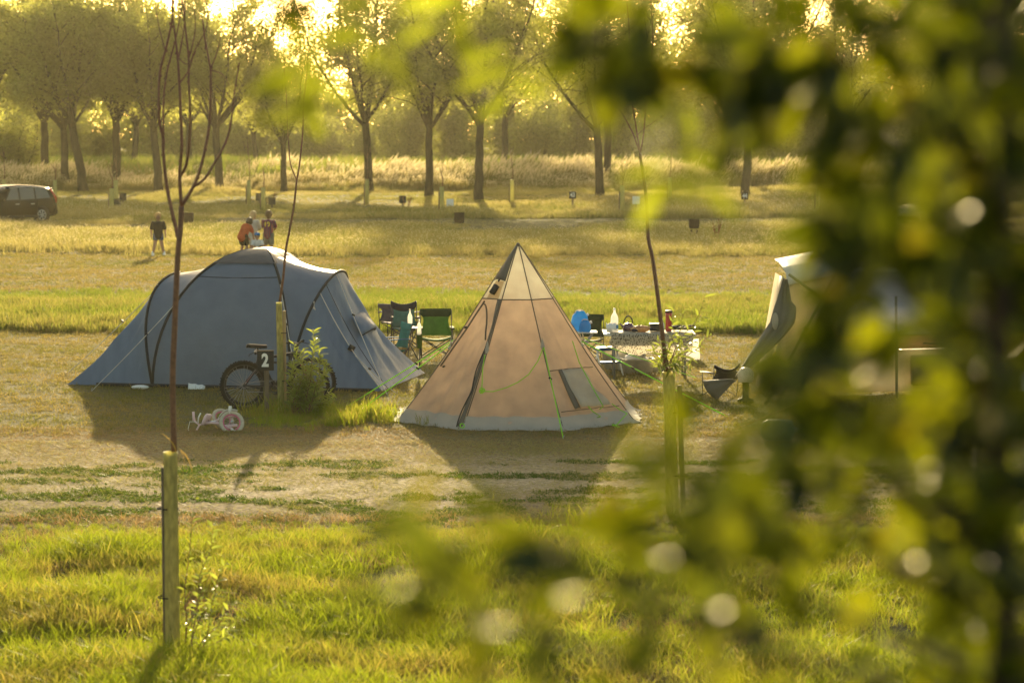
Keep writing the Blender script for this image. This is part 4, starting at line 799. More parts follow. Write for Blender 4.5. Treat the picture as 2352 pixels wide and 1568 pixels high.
# ------------------------------------------------------------------ bicycles
M['tyre'] = mat('tyre_rubber', (.022, .020, .017), .85, .2, var=.3, vs=30); M['redp'] = mat('red_paint', (.28, .02, .02), .35, .5, var=.1); M['blackp'] = mat('black_paint', (.02, .02, .024), .35, .5, var=.1)
M['pink'] = mat('pink_paint', (.74, .52, .53), .4, .5, var=.08); M['ptyre'] = mat('cream_tyre', (.50, .44, .33), .8, .2, var=.15, vs=30); M['hotpink'] = mat('rose_rim', (.55, .13, .22), .4, .4); M['chrome'] = mat('chrome', (.6, .6, .58), .2, .5, metal=1)
RX = Matrix.Rotation(math.pi / 2, 3, 'X')
def wheel(t, c, Rw, tr, mt, mr, knobs=0, spokes=20, name='wheel'):
    mb = MB(); mb.torus(c, Rw - tr, tr, RX, 36, 8)
    if knobs:
        for i in range(knobs):
            a = 2 * math.pi * i / knobs
            for s_ in (-1, 1):
                if (i + (s_ > 0)) % 2: mb.box(Vector(c) + Vector((math.cos(a) * Rw, s_ * tr * .5, math.sin(a) * Rw)), (.014, tr * .5, .018), Matrix.Rotation(-a, 3, 'Y'))
    w_ = mb.build('wheel', M[mt], t, world=False); mb = MB(); mb.torus(c, Rw - tr * 2.0, tr * .42, RX, 36, 6); mb.build('rim', M[mr], w_, world=False)
    mb = MB(); mb.tube([Vector(c) - Vector((0, .045, 0)), Vector(c) + Vector((0, .045, 0))], .022, 10); mb.build('hub', M['darkgrey'], w_, world=False)
    mb = MB()
    for i in range(spokes): a = 2 * math.pi * i / spokes; mb.tube([Vector(c) + Vector((0, .02 * (-1) ** i, 0)), Vector(c) + Vector((math.cos(a + .25 * (-1) ** i) * (Rw - tr * 2), 0, math.sin(a + .25 * (-1) ** i) * (Rw - tr * 2)))], .0022, 4, cap=False)
    o = mb.build('spokes', M['steel'], w_, world=False); o['kind'] = 'stuff'
def mtb(t, Rw, wb, col, k=1.0, acc='redp', tyre=.028):
    # x forward, z up, origin on the ground between the wheels
    rw, fw = Vector((-wb / 2, 0, Rw)), Vector((wb / 2, 0, Rw)); bb_ = Vector((-.08 * k, 0, Rw - .03)); st = Vector((-.24 * k, 0, Rw + .38 * k)); ht = Vector((.30 * k, 0, Rw + .44 * k)); hb = Vector((.335 * k, 0, Rw + .32 * k))
    wheel(t, rw, Rw, tyre, 'tyre', 'blackp', 54); wheel(t, fw, Rw, tyre, 'tyre', 'blackp', 54)
    mb = MB(); mb.tube([bb_, hb], .026 * k, 8); mb.tube([st, ht], .021 * k, 8); mb.tube([bb_, st + (st - bb_) * .1], .019 * k, 8); mb.tube([hb + (hb - ht) * .2, ht + (ht - hb) * .3], .026 * k, 8)
    for s_ in (-1, 1): mb.tube([rw + Vector((0, .06 * s_, 0)), bb_ + Vector((0, .04 * s_, 0))], .012, 6); mb.tube([rw + Vector((0, .06 * s_, 0)), st + Vector((0, .03 * s_, -.05))], .010, 6)
    mb.build('frame', M[col], t, world=False)
    mb = MB(); cr = hb + Vector((.02, 0, -.06))
    for s_ in (-1, 1): mb.tube([cr + Vector((0, .055 * s_, 0)), cr.lerp(fw, .5) + Vector((0, .06 * s_, 0)), fw + Vector((0, .06 * s_, 0))], [.018, .02, .016], 8)
    mb.tube([cr - Vector((0, .065, 0)), cr + Vector((0, .065, 0))], .02, 8); mb.build('fork', M[acc], t, world=False)
    mb = MB(); bt = ht + Vector((-.01, 0, .10)); sm = bt + Vector((.05, 0, .03)); mb.tube([ht, bt, sm], .018, 8)
    mb.tube([sm + Vector((-.06, -.34 * k, .03)), sm + Vector((-.02, -.12, .02)), sm, sm + Vector((-.02, .12, .02)), sm + Vector((-.06, .34 * k, .03))], .013, 8); hbar = mb.build('handlebar', M['darkgrey'], t, world=False)
    for s_ in (-1, 1):
        mb = MB(); mb.tube([sm + Vector((-.045, s_ * .22 * k, .026)), sm + Vector((-.062, s_ * .35 * k, .03))], .019, 8); mb.build('grip', M['black'], hbar, world=False)
        mb = MB(); mb.tube([sm + Vector((-.02, s_ * .17 * k, .02)), sm + Vector((.05, s_ * .22 * k, -.01)), sm + Vector((.04, s_ * .32 * k, -.015))], .006, 5); mb.build('brake_lever', M['black'], hbar, world=False)
    mb = MB(); sp_ = st + (st - bb_).normalized() * .17 * k; mb.tube([st, sp_], .014, 8); mb.build('seat_post', M['darkgrey'], t, world=False)
    mb = MB(); mb.grid([[sp_ + Vector((x_, y_ * (.075 if x_ < -.02 else .032), .035 - .03 * abs(y_) ** 2 - .012 * math.sin(x_ * 12))) for y_ in (-1, -.5, 0, .5, 1)] for x_ in (-.14, -.10, -.03, .03, .10, .14)]); mb.build('saddle', M['black'], t, world=False, thick=.03)
    mb = MB(); mb.torus(bb_ + Vector((0, -.05, 0)), .085 * k, .006, RX, 24, 5); mb.tube([bb_ + Vector((0, -.07, 0)), bb_ + Vector((.10 * k, -.075, -.13 * k))], .012, 6); mb.tube([bb_ + Vector((0, .07, 0)), bb_ + Vector((-.10 * k, .075, .13 * k))], .012, 6); mb.tube([bb_ - Vector((0, .07, 0)), bb_ + Vector((0, .07, 0))], .02, 8); cs = mb.build('crankset', M['darkgrey'], t, world=False)
    for s_ in (-1, 1): mb = MB(); mb.box(bb_ + Vector((-.10 * k * s_, .12 * s_, .13 * k * s_)), (.09, .10, .02)); mb.build('pedal', M['black'], cs, world=False)
    mb = MB(); mb.tube([bb_ + Vector((0, -.05, .085 * k)), rw + Vector((0, -.05, .04))], .005, 4); mb.tube([bb_ + Vector((0, -.05, -.085 * k)), rw + Vector((0.03, -.05, -.09))], .005, 4); mb.build('chain', M['steel'], cs, world=False)
pB = gnd(620, 955); t = thing('mountain_bike', 'black mountain bike standing behind the number sign, handlebar in the bush', 'bicycle', Vector((pB.x + .06, 34.68, 0)), R(26)); mtb(t, .36, 1.06, 'blackp', 1.0); t.rotation_euler.x = R(-7)
t = thing('mountain_bike', 'smaller black and red mountain bike with handlebar turned over its left wheel', 'bicycle', Vector((pB.x - .02, 34.98, 0)), R(176)); mtb(t, .31, .96, 'blackp', .85, 'redp', .025); t.rotation_euler.x = R(-6)

# the child's pink bicycle lying on its side
pk = thing('childs_bicycle', 'small pink child bicycle lying on its side in the grass', 'bicycle', gnd(500, 988)); pc = gnd(500, 988); Y = pc.y
def lay(x, y, dy=0.0): return at(x, y, Y + dy)
cw = lay(532, 970, .0); ax = Vector((.25, -.85, .45)).normalized(); Mw = ax.to_track_quat('Z', 'Y').to_matrix()
mb = MB(); mb.torus(cw, .145, .026, Mw, 30, 8); w_ = mb.build('wheel', M['ptyre'], pk); mb = MB(); mb.torus(cw, .112, .011, Mw, 30, 6); mb.build('rim', M['hotpink'], w_)
mb = MB()
for i in range(12): a = math.pi * 2 * i / 12; mb.tube([cw, cw + Mw @ Vector((math.cos(a) * .112, math.sin(a) * .112, 0))], .002, 4, cap=False)
o = mb.build('spokes', M['steel'], w_); o['kind'] = 'stuff'
mb = MB(); mb.tube([cw - ax * .04, cw + ax * .04], .018, 8); mb.build('hub', M['chrome'], w_)
c2_ = lay(512, 962, .25); mb = MB(); mb.torus(c2_, .14, .024, (Vector((.55, -.6, .6)).normalized()).to_track_quat('Z', 'Y').to_matrix(), 30, 8); w2_ = mb.build('wheel', M['ptyre'], pk)
mb = MB(); mb.torus(c2_, .11, .010, (Vector((.55, -.6, .6)).normalized()).to_track_quat('Z', 'Y').to_matrix(), 30, 6); mb.build('rim', M['hotpink'], w2_)
mb = MB(); mb.tube([lay(468, 972), lay(488, 970), lay(505, 972), lay(515, 978), lay(545, 976)], .019, 8); mb.tube([lay(488, 970), lay(512, 958, .1), lay(552, 955, .15)], .016, 8); mb.tube([lay(505, 972), lay(535, 985, -.04)], .012, 6); mb.build('frame', M['pink'], pk)
mb = MB(); mb.tube([lay(468, 972), lay(458, 976), lay(450, 990), lay(438, 997), lay(418, 998)], .011, 7); mb.tube([lay(458, 976), lay(448, 968, .1), lay(444, 950, .12)], .011, 7); hb_ = mb.build('handlebar', M['pink'], pk)
mb = MB(); mb.tube([lay(432, 998), lay(416, 998)], .016, 8); mb.build('grip', M['pink'], hb_); mb = MB(); mb.tube([lay(445, 966, .1), lay(444, 945, .12)], .017, 8); mb.build('grip', M['pink'], hb_)
mb = MB(); mb.tube([lay(455, 972), lay(456, 958), lay(461, 948)], .009, 6); mb.build('brake_lever', M['white'], hb_); mb = MB(); mb.tube([lay(452, 968), lay(436, 968), lay(432, 985), lay(438, 996)], .004, 5); mb.build('brake_cable', M['white'], hb_)
mb = MB(); mb.grid([[lay(468 + 13 * i / 4 + 2 * j, 975 - 24 * i / 4 + 3 * j * math.sin(math.pi * i / 4), .03 * j) for j in (-2, -1, 0, 1, 2)] for i in range(5)]); mb.build('saddle', M['pink'], pk, thick=.03)
mb = MB(); mb.tube([lay(478, 966), lay(498, 968)], .011, 6); mb.build('seat_post', M['chrome'], pk)
mb = MB(); mb.tube([lay(527, 950, .05), lay(529, 932, .05)], .022, 4); mb.build('pedal', M['white'], pk); mb = MB(); mb.tube([lay(530, 985, -.05), lay(540, 990, -.06)], .016, 6); mb.build('pedal', M['white'], pk)
mb = MB(); mb.grid([[cw + Mw @ Vector((math.cos(a) * .185, math.sin(a) * .185, z_)) for z_ in (-.03, 0, .03)] for a in [R(60 + 12 * i) for i in range(10)]]); mb.build('mudguard', M['white'], pk, thick=.006)
# ------------------------------------------------------------------ folding chairs
def cloth(name, c, tr=.35): return mat(name, c, .8, .15, var=.12, vs=8, trans=tr, tcol=tuple(min(1, k * 1.6) for k in c), bump=.4, bs=10)
M['teal'] = cloth('teal_cloth', (.05, .20, .20)); M['tealdk'] = cloth('dark_teal_cloth', (.07, .16, .17)); M['greenc'] = cloth('green_cloth', (.07, .17, .035)); M['dkgreen'] = cloth('dark_green_cloth', (.02, .045, .02), .15); M['navy'] = cloth('navy_cloth', (.025, .03, .06), .2); M['purple'] = cloth('purple_cloth', (.10, .09, .14), .2); M['bluec'] = cloth('blue_cloth', (.03, .14, .34))
def chair(label, loc, rz, seat_m, top_m, k=1.0, wd=.52, back=.46, sag=.0, arm_m=None):
    t = thing('folding_chair', label, 'chair', loc, rz, 'folding camp chairs'); h = .42 * k; w2 = wd / 2 * k; dp = .24 * k; bz = h + back * k
    B = lambda n, m, mb, **kw: mb.build(n, M[m], t, world=False, **kw)
    for s_ in (-1, 1):                               # x across, -y is the front of the chair
        mb = MB(); mb.tube([Vector((-s_ * w2 * .95, -dp, .01)), Vector((s_ * w2, -dp, h))], .011 * k, 6); B('leg', 'darkgrey', mb)
        mb = MB(); mb.tube([Vector((-s_ * w2 * .95, dp, .01)), Vector((s_ * w2, dp, h))], .011 * k, 6); B('leg', 'darkgrey', mb)
        mb = MB(); mb.tube([Vector((s_ * w2, dp, .01)), Vector((s_ * w2, dp + .05, h)), Vector((s_ * w2, dp + .14 * k, bz))], .011 * k, 6); B('back_post', 'darkgrey', mb)
        mb = MB(); mb.tube([Vector((s_ * w2 * .98, -dp, .01)), Vector((s_ * w2, -dp, h + .20 * k))], .011 * k, 6); B('arm_post', 'darkgrey', mb)
        mb = MB(); mb.grid([[Vector((s_ * w2 + e, y_, h + .20 * k + .012 * math.sin(i * .8))) for e in (-.035, .0, .035)] for i, y_ in enumerate((-dp - .05, -dp * .4, dp * .3, dp + .08))]); B('armrest', arm_m or top_m, mb, thick=.012)
    mb = MB(); mb.grid([[Vector((w2 * .96 * x_ / 4, y_, h - .05 * (1 - (x_ / 4) ** 2) * k)) for x_ in range(-4, 5)] for y_ in (-dp - .02, -dp * .3, dp * .4, dp)]); B('seat', seat_m, mb, thick=.012)
    mb = MB(); P = []
    for i in range(11):
        q = i / 10; nw = 1 - .20 * math.sin(math.pi * min(1, (1 - q) * 1.1)) * (q < .75)
        P.append([Vector((w2 * nw * x_ / 4, dp + .02 + .12 * q * k + .06 * (1 - (x_ / 4) ** 2), h + .02 + (back * k) * q - sag * (1 - (x_ / 4) ** 2) * q)) for x_ in range(-4, 5)])
    mb.grid(P[:8]); B('backrest', seat_m, mb, thick=.01); mb = MB(); mb.grid(P[7:]); B('head_band', top_m, mb, thick=.014)
    return t
def bottle_mesh(H, r, cap=True, neck=.3):
    mb = MB(); mb.lathe([(r * .9, 0), (r, H * .04), (r, H * .30), (r * .93, H * .36), (r, H * .42), (r, H * .62), (r * .85, H * .72), (r * neck * 1.3, H * .86), (r * neck, H * .90), (r * neck, H)], 14); return mb
M['clear'] = mat('clear_plastic', (.75, .74, .70), .15, .5, var=.03, trans=.85, tcol=(1.0, .98, .92)); M['bluecan'] = mat('blue_plastic', (.02, .25, .62), .2, .5, var=.1, trans=.5, tcol=(.05, .50, .95))
def bottle(label, loc, H, r, m='clear', capm='white', cat='bottle', labelm=None, name='water_bottle'):
    t = thing(name, label, cat, loc); b_ = bottle_mesh(H, r).build('bottle_body', M[m], t, world=False)
    mb = MB(); mb.lathe([(r * .36, H), (r * .36, H + .022)], 10); mb.build('cap', M[capm], t, world=False)
    if labelm: mb = MB(); mb.lathe([(r * 1.015, H * .14), (r * 1.015, H * .33)], 14, cap=False); mb.build('paper_label', M[labelm], t, world=False)
    return t
Yc = 45.5
def gp(x, Y, z=0.0): return Vector(((x - 1176) / F * Y, Y, z))
chair('dark teal camp chair with sagging back, rearmost of the chairs', gp(930, 44.6), R(178), 'tealdk', 'navy', .90, .52, .55, .06)
chair('green camp chair with dark head band, next to the tipi', gp(1002, 42.6), R(4), 'greenc', 'dkgreen', .84, .66, .56)
chair('small turquoise camp chair half hidden by the blue tent', gp(893, 40.2), R(-62), 'teal', 'teal', .86, .5, .50, .03, 'bluec')
chair('purple camp chair behind the dark teal one', gp(918, 45.9), R(165), 'purple', 'purple', .9, .72, .38)
chair('dark green camp chair between the tipi and the table', gp(1357, 42.8), R(-8), 'dkgreen', 'dkgreen', .74, .56, .54)
bottle('clear water bottle in the cup holder of the small turquoise chair', gp(962, 40.0, .62), .24, .036); bottle('clear water bottle standing between the camp chairs', gp(941, 42.0, .58), .30, .042)
t = thing('cup_holder', 'green mesh cup holder with bottle at the turquoise chair', 'cup holder', gp(963, 40.02, .40)); mb = MB(); mb.lathe([(.035, 0), (.048, .24), (.052, .24)], 12); mb.build('mesh_pocket', M['greenc'], t, world=False); mb = MB(); mb.tube([Vector((0, 0, -.40)), Vector((0, 0, 0.02))], .01, 6); mb.build('post', M['darkgrey'], t, world=False)
t = thing('side_stool', 'low camp side table holding a bottle between chairs', 'stool', gp(941, 42.0)); mb = MB(); mb.lathe([(.17, .555), (.18, .565), (.18, .58)], 16); mb.build('top', M['darkgrey'], t, world=False)
for s_ in (-1, 1): mb = MB(); mb.tube([Vector((-.15 * s_, -.02 * s_, 0)), Vector((.15 * s_, .02 * s_, .56))], .011, 6); mb.build('leg', M['darkgrey'], t, world=False)

# ------------------------------------------------------------------ table and what lies on and under it
M['ttop'] = mat('table_white', (.68, .67, .62), .45, .4, var=.05); M['tleg'] = mat('table_leg', (.20, .20, .19), .45, .5)
def spots_mat():
    m = bpy.data.materials.new('spotted_cloth'); m.use_nodes = True; t_ = m.node_tree; n = t_.nodes; L = t_.links; p = n['Principled BSDF']; p.inputs['Roughness'].default_value = .7
    tc = n.new('ShaderNodeTexCoord'); v = n.new('ShaderNodeTexVoronoi'); v.inputs['Scale'].default_value = 38; L.new(tc.outputs['Object'], v.inputs['Vector'])
    cr = n.new('ShaderNodeValToRGB'); cr.color_ramp.elements[0].position = .34; cr.color_ramp.elements[0].color = (.07, .055, .035, 1); cr.color_ramp.elements[1].position = .40; cr.color_ramp.elements[1].color = (.55, .50, .40, 1)
    L.new(v.outputs['Distance'], cr.inputs[0]); L.new(cr.outputs[0], p.inputs['Base Color']); tr = n.new('ShaderNodeBsdfTranslucent'); L.new(cr.outputs[0], tr.inputs[0]); ms = n.new('ShaderNodeMixShader'); ms.inputs[0].default_value = .45
    L.new(p.outputs[0], ms.inputs[1]); L.new(tr.outputs[0], ms.inputs[2]); L.new(ms.outputs[0], n['Material Output'].inputs[0]); return m
M['spots'] = spots_mat()
Yt = 39.2; TZ = .74; tx0, tx1 = gp(1388, Yt - .35).x, gp(1600, Yt - .35).x; tw = tx1 - tx0; tcx = (tx0 + tx1) / 2
tb = thing('folding_table', 'white folding camp table with a spotted cloth beside the tipi', 'table', (tcx, Yt, 0))
mb = MB(); mb.box((tcx, Yt, TZ - .02), (tw, .72, .04)); mb.build('tabletop', M['ttop'], tb, False, bevel=.012)
for sx_ in (-1, 1):
    for sy_ in (-1, 1):
        mb = MB(); mb.tube([Vector((tcx + sx_ * (tw / 2 - .17), Yt + sy_ * .28, 0)), Vector((tcx + sx_ * (tw / 2 - .17), Yt + sy_ * .28, TZ - .04))], .018, 8); mb.build('leg', M['tleg'], tb)
    mb = MB(); mb.tube([Vector((tcx + sx_ * (tw / 2 - .17), Yt - .28, .45)), Vector((tcx + sx_ * (tw / 2 - .42), Yt, TZ - .05))], .01, 6); mb.build('brace', M['tleg'], tb)
tcl = thing('tablecloth', 'cream cloth with small dark spots hanging over the camp table', 'tablecloth', (tcx, Yt, TZ))
P = []; nx = 22
for i in range(nx + 1):
    q = i / nx; x_ = tx0 + .10 + (tw - .14) * q; drop = .20 + .16 * math.sin(math.pi * q) ** .7 + .06 * math.sin(q * 9) * (q > .4) - .10 * max(0, .1 - q) * 10 * .5; row = [Vector((x_, Yt + .3 - .64 * j / 4, TZ + .006 + .004 * math.sin(q * 30 + j))) for j in range(5)]
    row += [Vector((x_ + .02 * math.sin(q * 14 + j), Yt - .368 - .02 * math.sin(q * 19 + j * .6) * j / 5 - .01, TZ - .005 - drop * j / 5)) for j in range(6)]; P.append(row)
mb = MB(); mb.grid(P); mb.build('cloth', M['spots'], tcl)
def tpos(x, dy=-.15): return Vector((gp(x, Yt + dy).x, Yt + dy, TZ + .008))
bottle('large clear water bottle at the left end of the table', tpos(1412, -.1), .36, .062, labelm='bluec')
kt = thing('kettle', 'purple kettle with a black arched handle on the table', 'kettle', tpos(1444, .12)); mb = MB(); mb.lathe([(.085, 0), (.10, .03), (.095, .08), (.06, .12), (.02, .13)], 16); M['plum'] = mat('plum_enamel', (.06, .015, .05), .2, .6, coat=.5); mb.build('kettle_body', M['plum'], kt, world=False)
mb = MB(); mb.tube([Vector((.07 * math.cos(a), 0, .12 + .12 * math.sin(a))) for a in [math.pi * i / 10 for i in range(11)]], .011, 7); mb.build('handle', M['black'], kt, world=False); mb = MB(); mb.tube([Vector((-.08, 0, .06)), Vector((-.14, 0, .12))], [.02, .012], 8); mb.build('spout', M['plum'], kt, world=False); mb = MB(); mb.ell((0, 0, .145), (.018, .018, .016)); mb.build('lid_knob', M['black'], kt, world=False)
M['bread'] = mat('bread_bag', (.48, .30, .14), .35, .5, var=.35, vs=14, trans=.3, tcol=(.7, .45, .2), bump=.8, bs=16)
bg_ = thing('bread_bag', 'loaf of bread in a crinkled plastic bag on the table', 'bread', tpos(1472, -.12)); mb = MB(); mb.ell((0, 0, .052), (.16, .065, .055), 14, 8); mb.v = [(x_ + .01 * math.sin(z_ * 90), y_, z_ + .01 * math.sin(x_ * 60)) for x_, y_, z_ in mb.v]; mb.build('loaf', M['bread'], bg_, world=False); mb = MB(); mb.ell((-.09, -.02, .03), (.06, .055, .032), 12, 6); mb.build('printed_wrap', M['navy'], bg_, world=False); mb = MB(); mb.grid([[Vector((.15 + .10 * i / 4, (.045 + .02 * math.sin(i * 2)) * j, .05 + .02 * math.sin(i + j))) for j in (-1, 0, 1)] for i in range(5)]); mb.build('twisted_end', M['navy'], bg_, world=False, thick=.01)
bx = thing('black_box', 'black lunch box on the table behind the spotted cloth', 'box', tpos(1505, .05)); mb = MB(); mb.box((0, 0, .06), (.17, .14, .11)); mb.build('box_body', M['black'], bx, False, world=False, bevel=.012); mb = MB(); mb.box((0, 0, .122), (.18, .15, .016)); mb.build('lid', M['darkgrey'], bx, False, world=False, bevel=.004)
M['mint'] = mat('mint_label', (.25, .48, .40), .4, .4); bottle('squeeze bottle with mint label right of the black lunch box', tpos(1522, -.12), .19, .036, 'white', 'white', 'bottle', 'mint', 'squeeze_bottle')
M['red'] = mat('red_plastic', (.42, .03, .035), .35, .5); fl = thing('thermos_flask', 'red thermos flask with a dark lid on the table', 'flask', tpos(1537, .05)); mb = MB(); mb.lathe([(.045, 0), (.05, .02), (.05, .24), (.058, .30)], 14); mb.build('flask_body', M['red'], fl, world=False); mb = MB(); mb.lathe([(.06, .30), (.06, .33), (.05, .34)], 14); mb.build('lid', M['darkgrey'], fl, world=False)
pn = thing('frying_pan', 'dark frying pan at the right end of the table', 'pan', tpos(1562, .0)); mb = MB(); mb.lathe([(.09, .03), (.11, .04), (.125, .09), (.12, .09), (.09, .045)], 18); mb.build('pan_body', M['black'], pn, world=False); mb = MB(); mb.tube([Vector((.11, 0, .08)), Vector((.27, -.02, .10))], .014, 7); mb.build('handle', M['black'], pn, world=False)
cp = thing('paper_towel', 'white paper towel bunched at the left end of the table', 'towel', tpos(1400, -.22)); mb = MB(); P = [[Vector((-.05 + .16 * j / 6, .05 - .12 * i / 5, .10 * math.sin(math.pi * i / 5) + .05 + .02 * math.sin(j * 2 + i))) for j in range(7)] for i in range(6)]; mb.grid(P); mb.build('crumpled_sheet', M['white'], cp, world=False, thick=.004)
mb = MB(); mb.lathe([(.045, 0), (.045, .11), (.02, .11)], 12); mb.build('roll', M['white'], cp, world=False)

# under and beside the table
def tub(label, loc, sx, sy, h, m, rz=0, lid=None, name='storage_tub'):
    t = thing(name, label, 'tub', loc, rz); mb = MB(); n = 4
    def rr(z, k): return [Vector((sx / 2 * k * c, sy / 2 * k * s_, z)) for c, s_ in ((-.8, -1), (.8, -1), (1, -.8), (1, .8), (.8, 1), (-.8, 1), (-1, .8), (-1, -.8))]
    rings = [rr(0, .84), rr(h, 1.0), rr(h, 1.06), rr(h - .02, 1.06), rr(h - .02, 1.0)]; vs = [p for r__ in rings for p in r__]; fs = [(i * 8 + j, i * 8 + (j + 1) % 8, (i + 1) * 8 + (j + 1) % 8, (i + 1) * 8 + j) for i in range(4) for j in range(8)] + [tuple(range(8))[::-1]]; mb.add(vs, fs); mb.build('tub_body', M[m], t, world=False, thick=.006); return t
M['frost'] = mat('frosted_plastic', (.66, .63, .56), .35, .4, trans=.5, tcol=(.8, .75, .62))
t = tub('translucent storage tub full of bags under the table', gp(1466, 39.9), .52, .38, .24, 'frost', .1); mb = MB(); mb.ell((-.02, 0, .22), (.2, .14, .12), 12, 8); mb.v = [(x_ + .015 * math.sin(z_ * 40), y_ + .015 * math.sin(x_ * 30), z_ + .015 * math.sin(x_ * 34 + y_ * 20)) for x_, y_, z_ in mb.v]
q_ = thing('carrier_bag', 'white carrier bag sitting in the tub under the table', 'bag', gp(1466, 39.9, .0), .1); mb.build('bag_body', M['white'], q_, world=False); mb = MB(); mb.tube([Vector((-.1, -.05, .32)), Vector((.12, -.08, .30))], [.07, .06], 9); mb.build('rolled_magazine', mat('magazine', (.5, .5, .52), .4, .4, var=.7, vs=26), q_, world=False)
tub('tall white washing-up bowl left under the table', gp(1418, 40.6), .46, .36, .34, 'frost', .2); tub('pale food tub beside the storage tub under the table', gp(1440, 40.4), .3, .26, .22, 'white', -.2)
t = tub('small beige bucket right under the table', gp(1512, 40.2), .22, .22, .17, 'frost', 0, name='bucket')
st = thing('step_stool', 'white and blue folding step stool between tipi and table', 'stool', gp(1396, 39.6), .35); M['bluep'] = mat('blue_plastic_step', (.02, .07, .24), .4, .4)
mb = MB(); mb.box((0, 0, .43), (.40, .26, .04)); mb.build('step', M['bluep'], st, False, world=False, bevel=.01); mb = MB(); mb.box((0, 0, .455), (.34, .2, .012)); mb.build('tread', M['white'], st, False, world=False, bevel=.003); mb = MB(); mb.box((0, -.16, .22), (.36, .14, .03)); mb.build('step', M['bluep'], st, False, world=False, bevel=.008)
for sx_ in (-1, 1):
    for a_, b_ in (((.19, -.22, 0), (.17, .05, .43)), ((.19, .22, 0), (.17, -.05, .43))): mb = MB(); mb.tube([Vector((sx_ * a_[0], a_[1], a_[2])), Vector((sx_ * b_[0], b_[1], b_[2]))], .014, 7); mb.build('leg', M['white'], st, world=False)
wt = thing('folding_stand', 'white folding stand carrying the blue water carrier', 'stand', gp(1338, 40.6)); mb = MB(); mb.box((0, 0, .62), (.5, .34, .025)); mb.build('shelf', M['ttop'], wt, False, world=False, bevel=.006)
for sx_ in (-1, 1): 
    for sy_ in (-1, 1): mb = MB(); mb.tube([Vector((sx_ * .22, sy_ * .14, 0)), Vector((sx_ * -.18, sy_ * .14, .61))], .012, 6); mb.build('leg', M['steel'], wt, world=False)
def carrier(label, loc, w_, h_, d_, rz):
    t = thing('water_carrier', label, 'water carrier', loc, rz); mb = MB(); P = []
    prof = [(0, .9), (.08, 1.0), (.5, .98), (.75, .85), (.93, .55), (1, .42)]
    for z_, k in prof: P.append([Vector((w_ / 2 * k * math.copysign(abs(math.cos(a)) ** .6, math.cos(a)) + .05 * w_ * z_, d_ / 2 * min(1, k + .1) * math.copysign(abs(math.sin(a)) ** .6, math.sin(a)), h_ * z_)) for a in [2 * math.pi * j / 16 for j in range(17)]])
    mb.grid(P); mb.add([P[-1][j] for j in range(16)], [tuple(range(16))]); mb.build('carrier_body', M['bluecan'], t, world=False)
    mb = MB(); mb.torus((0.02 * w_, 0, h_ * .93), h_ * .14, .014, RX @ Matrix.Diagonal((1.4, .8, 1)), 18, 6); mb.build('handle', M['frost'], t, world=False); mb = MB(); mb.lathe([(.024, 0), (.024, .035)], 10, (w_ * .42, 0, h_ * .78), Matrix.Rotation(R(60), 3, 'Y')); mb.build('cap', M['white'], t, world=False); return t
carrier('large bright blue collapsible water carrier beside the tipi', gp(1331, 40.65, .635), .30, .34, .16, .2); carrier('smaller blue water carrier in front of the large one', gp(1344, 40.45, .635), .20, .20, .12, -.15)
wb2 = thing('plastic_bag', 'thin white plastic bag standing on the grass right of the table', 'bag', gp(1592, 42.2)); mb = MB(); mb.grid([[Vector(((.14 - .03 * i / 6) * math.cos(a), (.09 - .03 * i / 6) * math.sin(a), .36 * i / 6 + .01 * math.sin(a * 3 + i))) for a in [2 * math.pi * j / 14 for j in range(15)]] for i in range(7)]); mb.build('bag_body', M['clear'], wb2, world=False)
# ------------------------------------------------------------------ things beside the trailer tent
dk = chair('black camp chair with drooping cover beside the trailer tent', gp(1655, 36.4), R(205), 'black', 'black', .58, .75, .42, .08)
hl = thing('lantern', 'pale round-topped camp lantern under the trailer tent', 'lantern', gp(1716, 35.6)); mb = MB(); mb.lathe([(.11, .30), (.125, .38), (.115, .45), (.07, .50), (.02, .515)], 16); mb.build('dome', M['frost'], hl, world=False); mb = MB(); mb.lathe([(.12, 0), (.12, .04), (.05, .06), (.05, .28), (.11, .30)], 14); mb.build('base', M['black'], hl, world=False)
gb = thing('gas_cylinder', 'teal round-shouldered gas cylinder lying in front of the trailer tent', 'gas cylinder', gnd(1785, 1012), R(5)); M['tealp'] = mat('teal_paint', (.06, .20, .17), .35, .5)
mb = MB(); mb.lathe([(.02, -.22), (.08, -.21), (.125, -.17), (.14, -.12), (.14, .14), (.12, .19), (.05, .22)], 18, (0, 0, .14), Matrix.Rotation(math.pi / 2, 3, 'Y')); mb.build('cylinder', M['tealp'], gb, world=False); mb = MB(); mb.lathe([(.035, .21), (.035, .27), (.02, .28)], 10, (0, 0, .14), Matrix.Rotation(math.pi / 2, 3, 'Y')); mb.build('valve', M['steel'], gb, world=False)
al = thing('hanging_clothes', 'pale clothes and pink straps hanging at the right edge', 'clothes', Vector((at(2335, 870, 34).x, 34, 0))); p = at(2335, 850, 34); mb = MB(); mb.grid([[p + Vector((-.10 + .06 * j, .02 * math.sin(j * 2 + i), -.06 * i)) for j in range(5)] for i in range(6)]); mb.build('cloth', M['white'], al, thick=.01); mb = MB(); mb.tube([p + Vector((-.05, -.03, -.02)), p + Vector((-.06, -.03, -.25)), p + Vector((.04, -.03, -.12)), p + Vector((.06, -.03, -.3))], .008, 5); mb.build('strap', M['hotpink'], al); mb = MB(); mb.tube([Vector((p.x + .1, 34, 0)), Vector((p.x - .1, 34, p.z + .25))], .012, 6); mb.build('pole', M['darkgrey'], al)
